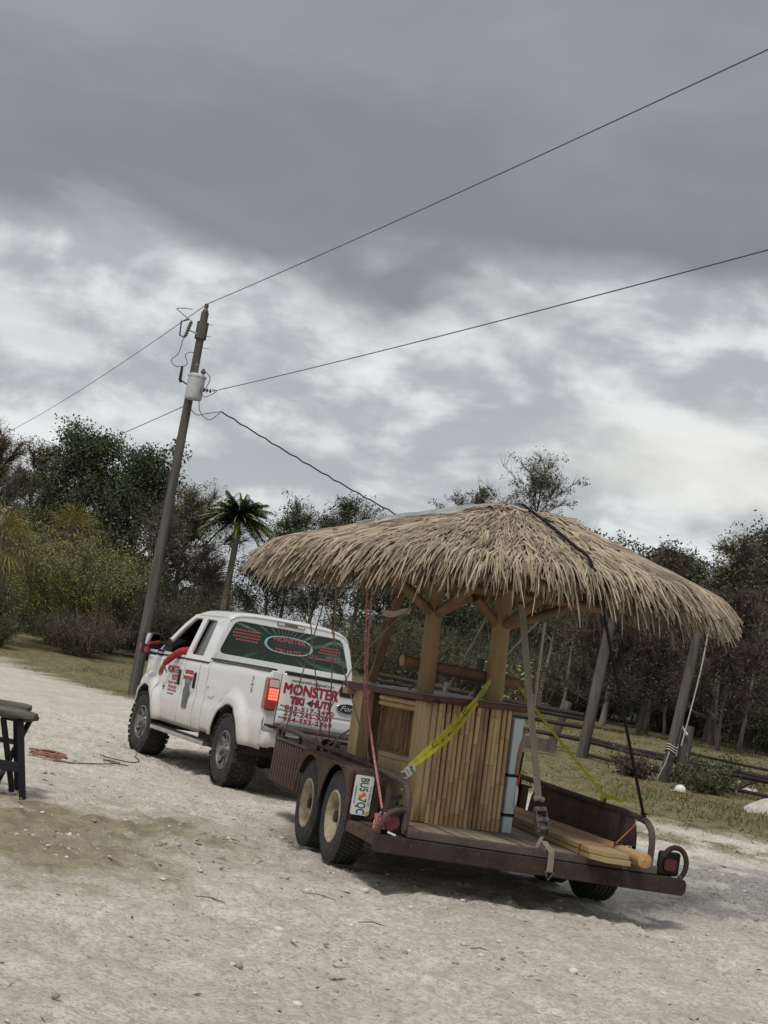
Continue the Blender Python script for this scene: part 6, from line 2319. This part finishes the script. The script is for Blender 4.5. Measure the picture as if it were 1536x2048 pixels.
# ropes
RRED = mat('red_rope', (0.36, 0.09, 0.095), 0.9, col2=(0.50, 0.30, 0.27), vscale=60, bump=0.5, bscale=140, spec=0.1)
RBRN = mat('brown_cord', (0.17, 0.135, 0.11), 0.9, col2=(0.28, 0.24, 0.20), vscale=60, spec=0.1)
RBLK = mat('black_rope', (0.02, 0.018, 0.018), 0.85, spec=0.1)


def rope(name, label, pts, r, m, sag=0.0, cat='rope', n=8):
    P = curve_pts(pts, n) if len(pts) > 2 else np.array([vec(*pts[0]) * (1 - t) + vec(*pts[1]) * t - vec(0, 0, sag * 4 * t * (1 - t)) for t in np.linspace(0, 1, 12)])
    return tag(MB().tube(P, r, 6).build(name, m, None, recalc=False), label, cat)


rope('thin_cord', 'leftmost thin cord from the left eave down to the front rail', [(-0.32, 11.74, 2.22), (-0.59, 14.934, 0.855)], 0.0055, RBRN)
rope('thin_cord', 'thin cord from the left eave to the rail above the front tyre', [(-0.516, 11.636, 2.18), (-0.191, 13.54, 0.852)], 0.0055, RBRN)
rope('thin_cord', 'thin nearly upright cord over the right of the truck window', [(-0.278, 11.762, 2.21), (-0.128, 13.322, 0.85)], 0.0055, RBRN)
rope('thin_cord', 'thin cord slanting right from the eave across the tailgate handle', [(-0.435, 11.679, 2.19), (0.231, 12.068, 0.842)], 0.0055, RBRN)
rope('thin_cord', 'thin cord slanting up across the emblem towards the bar corner', [(-0.26, 13.782, 0.86), (-0.005, 11.908, 1.595), (0.35, 11.9, 2.1)], 0.0055, RBRN)
rope('brown_cord', 'brown cord slanting from the front rail up to the hut post', [(-0.121, 13.295, 0.86), (0.70, 12.17, 1.69)], 0.0085, RBRN)
rope('red_rope', 'long red rope hanging from the eave to the left tail lamp', [(0.011, 11.916, 2.22), (0.12, 11.98, 1.36), tuple(TW(-1.15, -1.1, 0.50))], 0.0095, RRED, n=10)
rope('red_rope', 'second thinner red rope ending at the pipe rail', [(-0.033, 11.892, 2.22), (0.10, 11.99, 1.36), (0.224, 12.094, 0.82)], 0.0075, RRED, n=10)


def knot(name, label, c, s, m, seed, n=26, r=0.008, flat=1.0):
    rg_ = np.random.default_rng(seed)
    P = np.array(c) + np.cumsum(rg_.normal(0, 1, (n, 3)), axis=0) * 0.0 + rg_.uniform(-1, 1, (n, 3)) * np.array(s) * vec(1, 1, flat)
    return tag(MB().tube(curve_pts(P, 4), r, 5).build(name, m, None, recalc=False), label, 'knot')


knot('rope_knot', 'pinkish knot in the red rope in front of the shaded bamboo', (0.125, 11.97, 1.36), (0.018, 0.018, 0.03), RRED, 3, 12)
knot('rope_tangle', 'tangle of red rope beside the left tail lamp', TW(-1.175, -1.14, 0.475), (0.05, 0.04, 0.065), RRED, 5, 40)
knot('rope_tangle', 'dark bundle of cord on the front left rail', TW(-0.98, 1.35, 0.83), (0.05, 0.07, 0.05), RBLK, 6, 30, 0.011)
knot('rope_tangle', 'tan ball of cord where the brown cord meets the rail', TW(-0.96, 1.15, 0.86), (0.035, 0.045, 0.035), RBRN, 8, 26, 0.009)
b = MB()
b.obox(TW(-1.13, -1.19, 0.41), TW(-1.07, -1.21, 0.395), 0.03, 0.012)
tag(b.build('white_rag', WHP, None), 'scrap of white plastic below the left tail lamp', 'rag')
# black rope over the thatch and down to the right rail
pts = [KW(*(roof_pt(R(-97), t, 0.085))) for t in (0.02, 0.25, 0.5, 0.75, 0.93)]
pe = roof_pt(R(-97), 1.07, -0.02)
pts += [KW(*pe), TW(1.0, -0.96, 0.80)]
P_ = np.concatenate([curve_pts(pts[:6], 6), np.array([pts[5] * (1 - t) + pts[6] * t for t in np.linspace(0, 1, 10)])])
o = tag(MB().tube(P_, 0.0125, 7).build('black_rope', RBLK, None, recalc=False), 'black rope over the thatch and down to the right rail', 'rope')
knot('rope_knot', 'black knot of the rope on the right rail bend', TW(1.0, -0.96, 0.80), (0.02, 0.035, 0.03), RBLK, 12, 18)
rope('white_rope', 'long white braided rope hanging straight from the right eave', [(1.56, 13.0, 2.24), (1.66, 13.6, 1.42)], 0.0125, PALE)
rope('white_rope', 'white rope slanting between the right post and the grey strap', [(1.50, 12.95, 2.24), (1.02, 13.45, 1.45)], 0.008, PALE)
rope('white_rope', 'pale rope slanting behind the bar between the two posts', [(1.03, 12.62, 2.2), (0.80, 13.05, 1.47)], 0.008, PALE)
b = band(curve_pts([KW(-0.27, 0.42, 1.60), KW(-0.18, 0.42, 1.595), KW(-0.10, 0.42, 1.625), KW(-0.02, 0.42, 1.64)], 5), 0.05, vec(0.1, 0.1, 1), 0.008)
tag(b.build('cloth_strip', mat('cream_cloth', (0.50, 0.44, 0.33), 0.9, var=0.25, vscale=20), None), 'cream strip of cloth hanging under the left eave', 'cloth')
MB_ = MB()
MB_.tube(curve_pts([KW(-0.08, 0.40, 1.88), KW(-0.05, 0.41, 1.78), KW(-0.03, 0.42, 1.68), KW(-0.05, 0.42, 1.60)], 6), 0.007, 5)
tag(MB_.build('thin_cord', RBRN, None, recalc=False), 'short dark cord holding the cream cloth strip', 'cord')

# ------------------------------------------------------------------ plank table at the left edge
OLDW = mat('old_grey_wood', (0.155, 0.145, 0.115), 0.95, col2=(0.085, 0.08, 0.06), vscale=7, stretch=(0.2, 1, 1), bump=0.8, bscale=16, spec=0.1)
LEGM = mat('blackened_steel', (0.022, 0.023, 0.026), 0.6, 0.2, spec=0.3)
TBX, TBY = -3.25, 12.95
tz = gh(TBX, TBY)
tbl = empty('plank_table', (TBX, TBY, tz), label='rough plank table with black steel legs at the left edge', cat='table')


def slab(x0, x1, y0, y1, z0, z1, name):
    def fn(u, v):
        a_ = 2 * math.pi * v
        x = x0 + (x1 - x0) * u
        cy, cz = (y0 + y1) / 2, (z0 + z1) / 2
        k = 1 if u < 0.9 else 1 - 0.35 * ((u - 0.9) / 0.1) ** 2
        wob = 0.05 * (float(fbm(np.array(x * 5 + 3), np.array(a_ * 1.2), 3)) - 0.5)
        return (x, cy + (y1 - y0) / 2 * np.sign(math.cos(a_)) * abs(math.cos(a_)) ** 0.45 * k, cz + (z1 - z0) / 2 * np.sign(math.sin(a_)) * abs(math.sin(a_)) ** 0.5 * k + wob)
    b = MB().grid(fn, 40, 20)
    n_ = len(b.v)
    b.f.append(tuple(range(n_ - 21, n_ - 1)))
    b.build(name, OLDW, tbl, ang=60)


slab(-1.2, 0.655, -0.40, -0.14, 0.645, 0.715, 'plank')
slab(-1.2, 0.475, 0.13, 0.42, 0.665, 0.735, 'plank')
MB().box(0.40, 0.56, -0.33, 0.34, 0.615, 0.648).box(-1.0, -0.8, -0.33, 0.34, 0.615, 0.648).build('crossbar', LEGM, tbl)
for x in (0.56, -0.95):
    for (ya, yb, xo) in ((-0.34, -0.36, 0.13), (-0.30, -0.12, 0.0)):
        pass
MB().obox((0.545, -0.33, 0.63), (0.675, -0.25, -0.01), 0.05, 0.045, up=(0, 1, 0)).build('leg', LEGM, tbl, bevel=0.004)
MB().obox((0.50, -0.30, 0.63), (0.50, 0.30, 0.0), 0.045, 0.04, up=(1, 0, 0)).build('leg', LEGM, tbl, bevel=0.004)
MB().obox((0.40, -0.34, 0.63), (0.545, -0.10, 0.02), 0.045, 0.04, up=(0, 1, 0)).build('leg', LEGM, tbl, bevel=0.004)
MB().obox((0.50, 0.30, 0.63), (0.42, -0.30, 0.0), 0.045, 0.04, up=(1, 0, 0)).build('leg', LEGM, tbl, bevel=0.004)
for y in (-0.3, 0.3):
    MB().obox((-0.9, y, 0.63), (-0.98, y, 0.0), 0.06, 0.05, up=(0, 1, 0)).build('leg', LEGM, tbl, bevel=0.004)
MB().obox((-1.0, -0.26, 0.26), (0.62, -0.28, 0.26), 0.035, 0.045).build('stretcher', LEGM, tbl, bevel=0.004)
MB().obox((-1.0, 0.16, 0.41), (0.50, 0.16, 0.41), 0.035, 0.045).build('stretcher', LEGM, tbl, bevel=0.004)
MB().box(0.40, 0.62, -0.30, -0.24, 0.20, 0.235).build('foot_plate', LEGM, tbl, bevel=0.004)
# shoes-like bundle under the table
b = MB().grid(lambda u, v: (TBX + 0.10 + 0.24 * math.cos(2 * math.pi * v) * math.sin(math.pi * u), TBY - 0.05 + 0.14 * math.sin(2 * math.pi * v) * math.sin(math.pi * u),
                            tz + 0.30 + 0.10 * math.cos(math.pi * u) * (1 + 0.25 * math.sin(5 * v * 6.28))), 12, 18)
tag(b.build('folded_cloth', mat('grey_red_cloth', (0.33, 0.31, 0.31), 0.9, col2=(0.25, 0.08, 0.08), vscale=9), None), 'grey and reddish bundle resting on the table stretcher', 'bundle')
b = MB().grid(lambda u, v: (TBX + 0.08 + 0.24 * math.cos(2 * math.pi * v) * math.sin(math.pi * u * 0.5), TBY - 0.05 + 0.15 * math.sin(2 * math.pi * v) * math.sin(math.pi * u * 0.5),
                            tz + 0.37 + 0.06 * math.cos(math.pi * u * 0.5)), 8, 18)
tag(b.build('green_cloth', mat('dark_green_cloth', (0.012, 0.03, 0.024), 0.85), None), 'dark green cloth on top of the bundle under the table', 'cloth')

# coil of red rope and black hose on the ground
ORR = mat('faded_red_rope', (0.27, 0.07, 0.05), 0.9, col2=(0.38, 0.22, 0.17), vscale=40, spec=0.1)
rg_ = np.random.default_rng(4)
P_ = []
for t in np.linspace(0, 1, 90):
    a_ = t * 2 * math.pi * 7
    rr = 0.14 + 0.05 * math.sin(a_ * 0.37 + 1)
    x_, y_ = -3.25 + rr * 1.15 * math.cos(a_) + rg_.normal(0, 0.012), 16.95 + rr * 0.75 * math.sin(a_) + rg_.normal(0, 0.012)
    P_.append((x_, y_, 0.03 + 0.055 * t * abs(math.sin(a_ * 0.6))))
tag(MB().tube(P_, 0.009, 6).build('rope_coil', ORR, None, recalc=False), 'coil of faded red rope lying on the marl behind the table', 'rope')
HOS = mat('dark_hose', (0.10, 0.08, 0.055), 0.8)
tag(MB().tube(curve_pts([(-3.1, 16.5, 0.02), (-2.9, 16.8, 0.015), (-2.66, 17.3, 0.02), (-2.55, 17.7, 0.03), (-2.75, 17.75, 0.03), (-2.6, 17.5, 0.035), (-2.42, 17.55, 0.025)], 7), 0.007, 5).build('hose', HOS, None, recalc=False),
    'dark hose snaking over the marl from the red coil', 'hose')
tag(MB().tube(curve_pts([(-2.95, 18.7, 0.01), (-2.75, 18.3, 0.02), (-2.5, 18.2, 0.02), (-2.45, 18.6, 0.02), (-2.6, 19.2, 0.03)], 7), 0.006, 5).build('black_cable', BLACK, None, recalc=False),
    'black cable on the ground running up to the front wheel', 'cable')
# a few larger sticks and pieces of bark
SK = mat('stick', (0.15, 0.115, 0.08), 0.95, spec=0.1)
for i, (x, y, L, az, lab) in enumerate([(0.02, 9.9, 0.24, 2.75, 'long thin dry stick on the marl left of the trailer shadow'), (1.0, 8.9, 0.12, 0.2, 'short dry stick on the marl below the trailer'),
                                        (0.36, 9.15, 0.16, 0.15, 'thin pale stick on the bare marl at centre'), (-0.62, 9.0, 0.2, 2.9, 'bark strip among the clods at left'),
                                        (-0.75, 12.1, 0.16, 0.5, 'curved stick on the marl left of the trailer tyres')]):
    d = vec(math.cos(az), math.sin(az), 0) * L / 2
    z = gh(x, y) + 0.02
    tag(MB().tube([vec(x, y, z) - d, vec(x, y, z + 0.012), vec(x, y, z) + d], [0.003, 0.004, 0.002], 5).build('stick', SK, None), lab, 'stick')
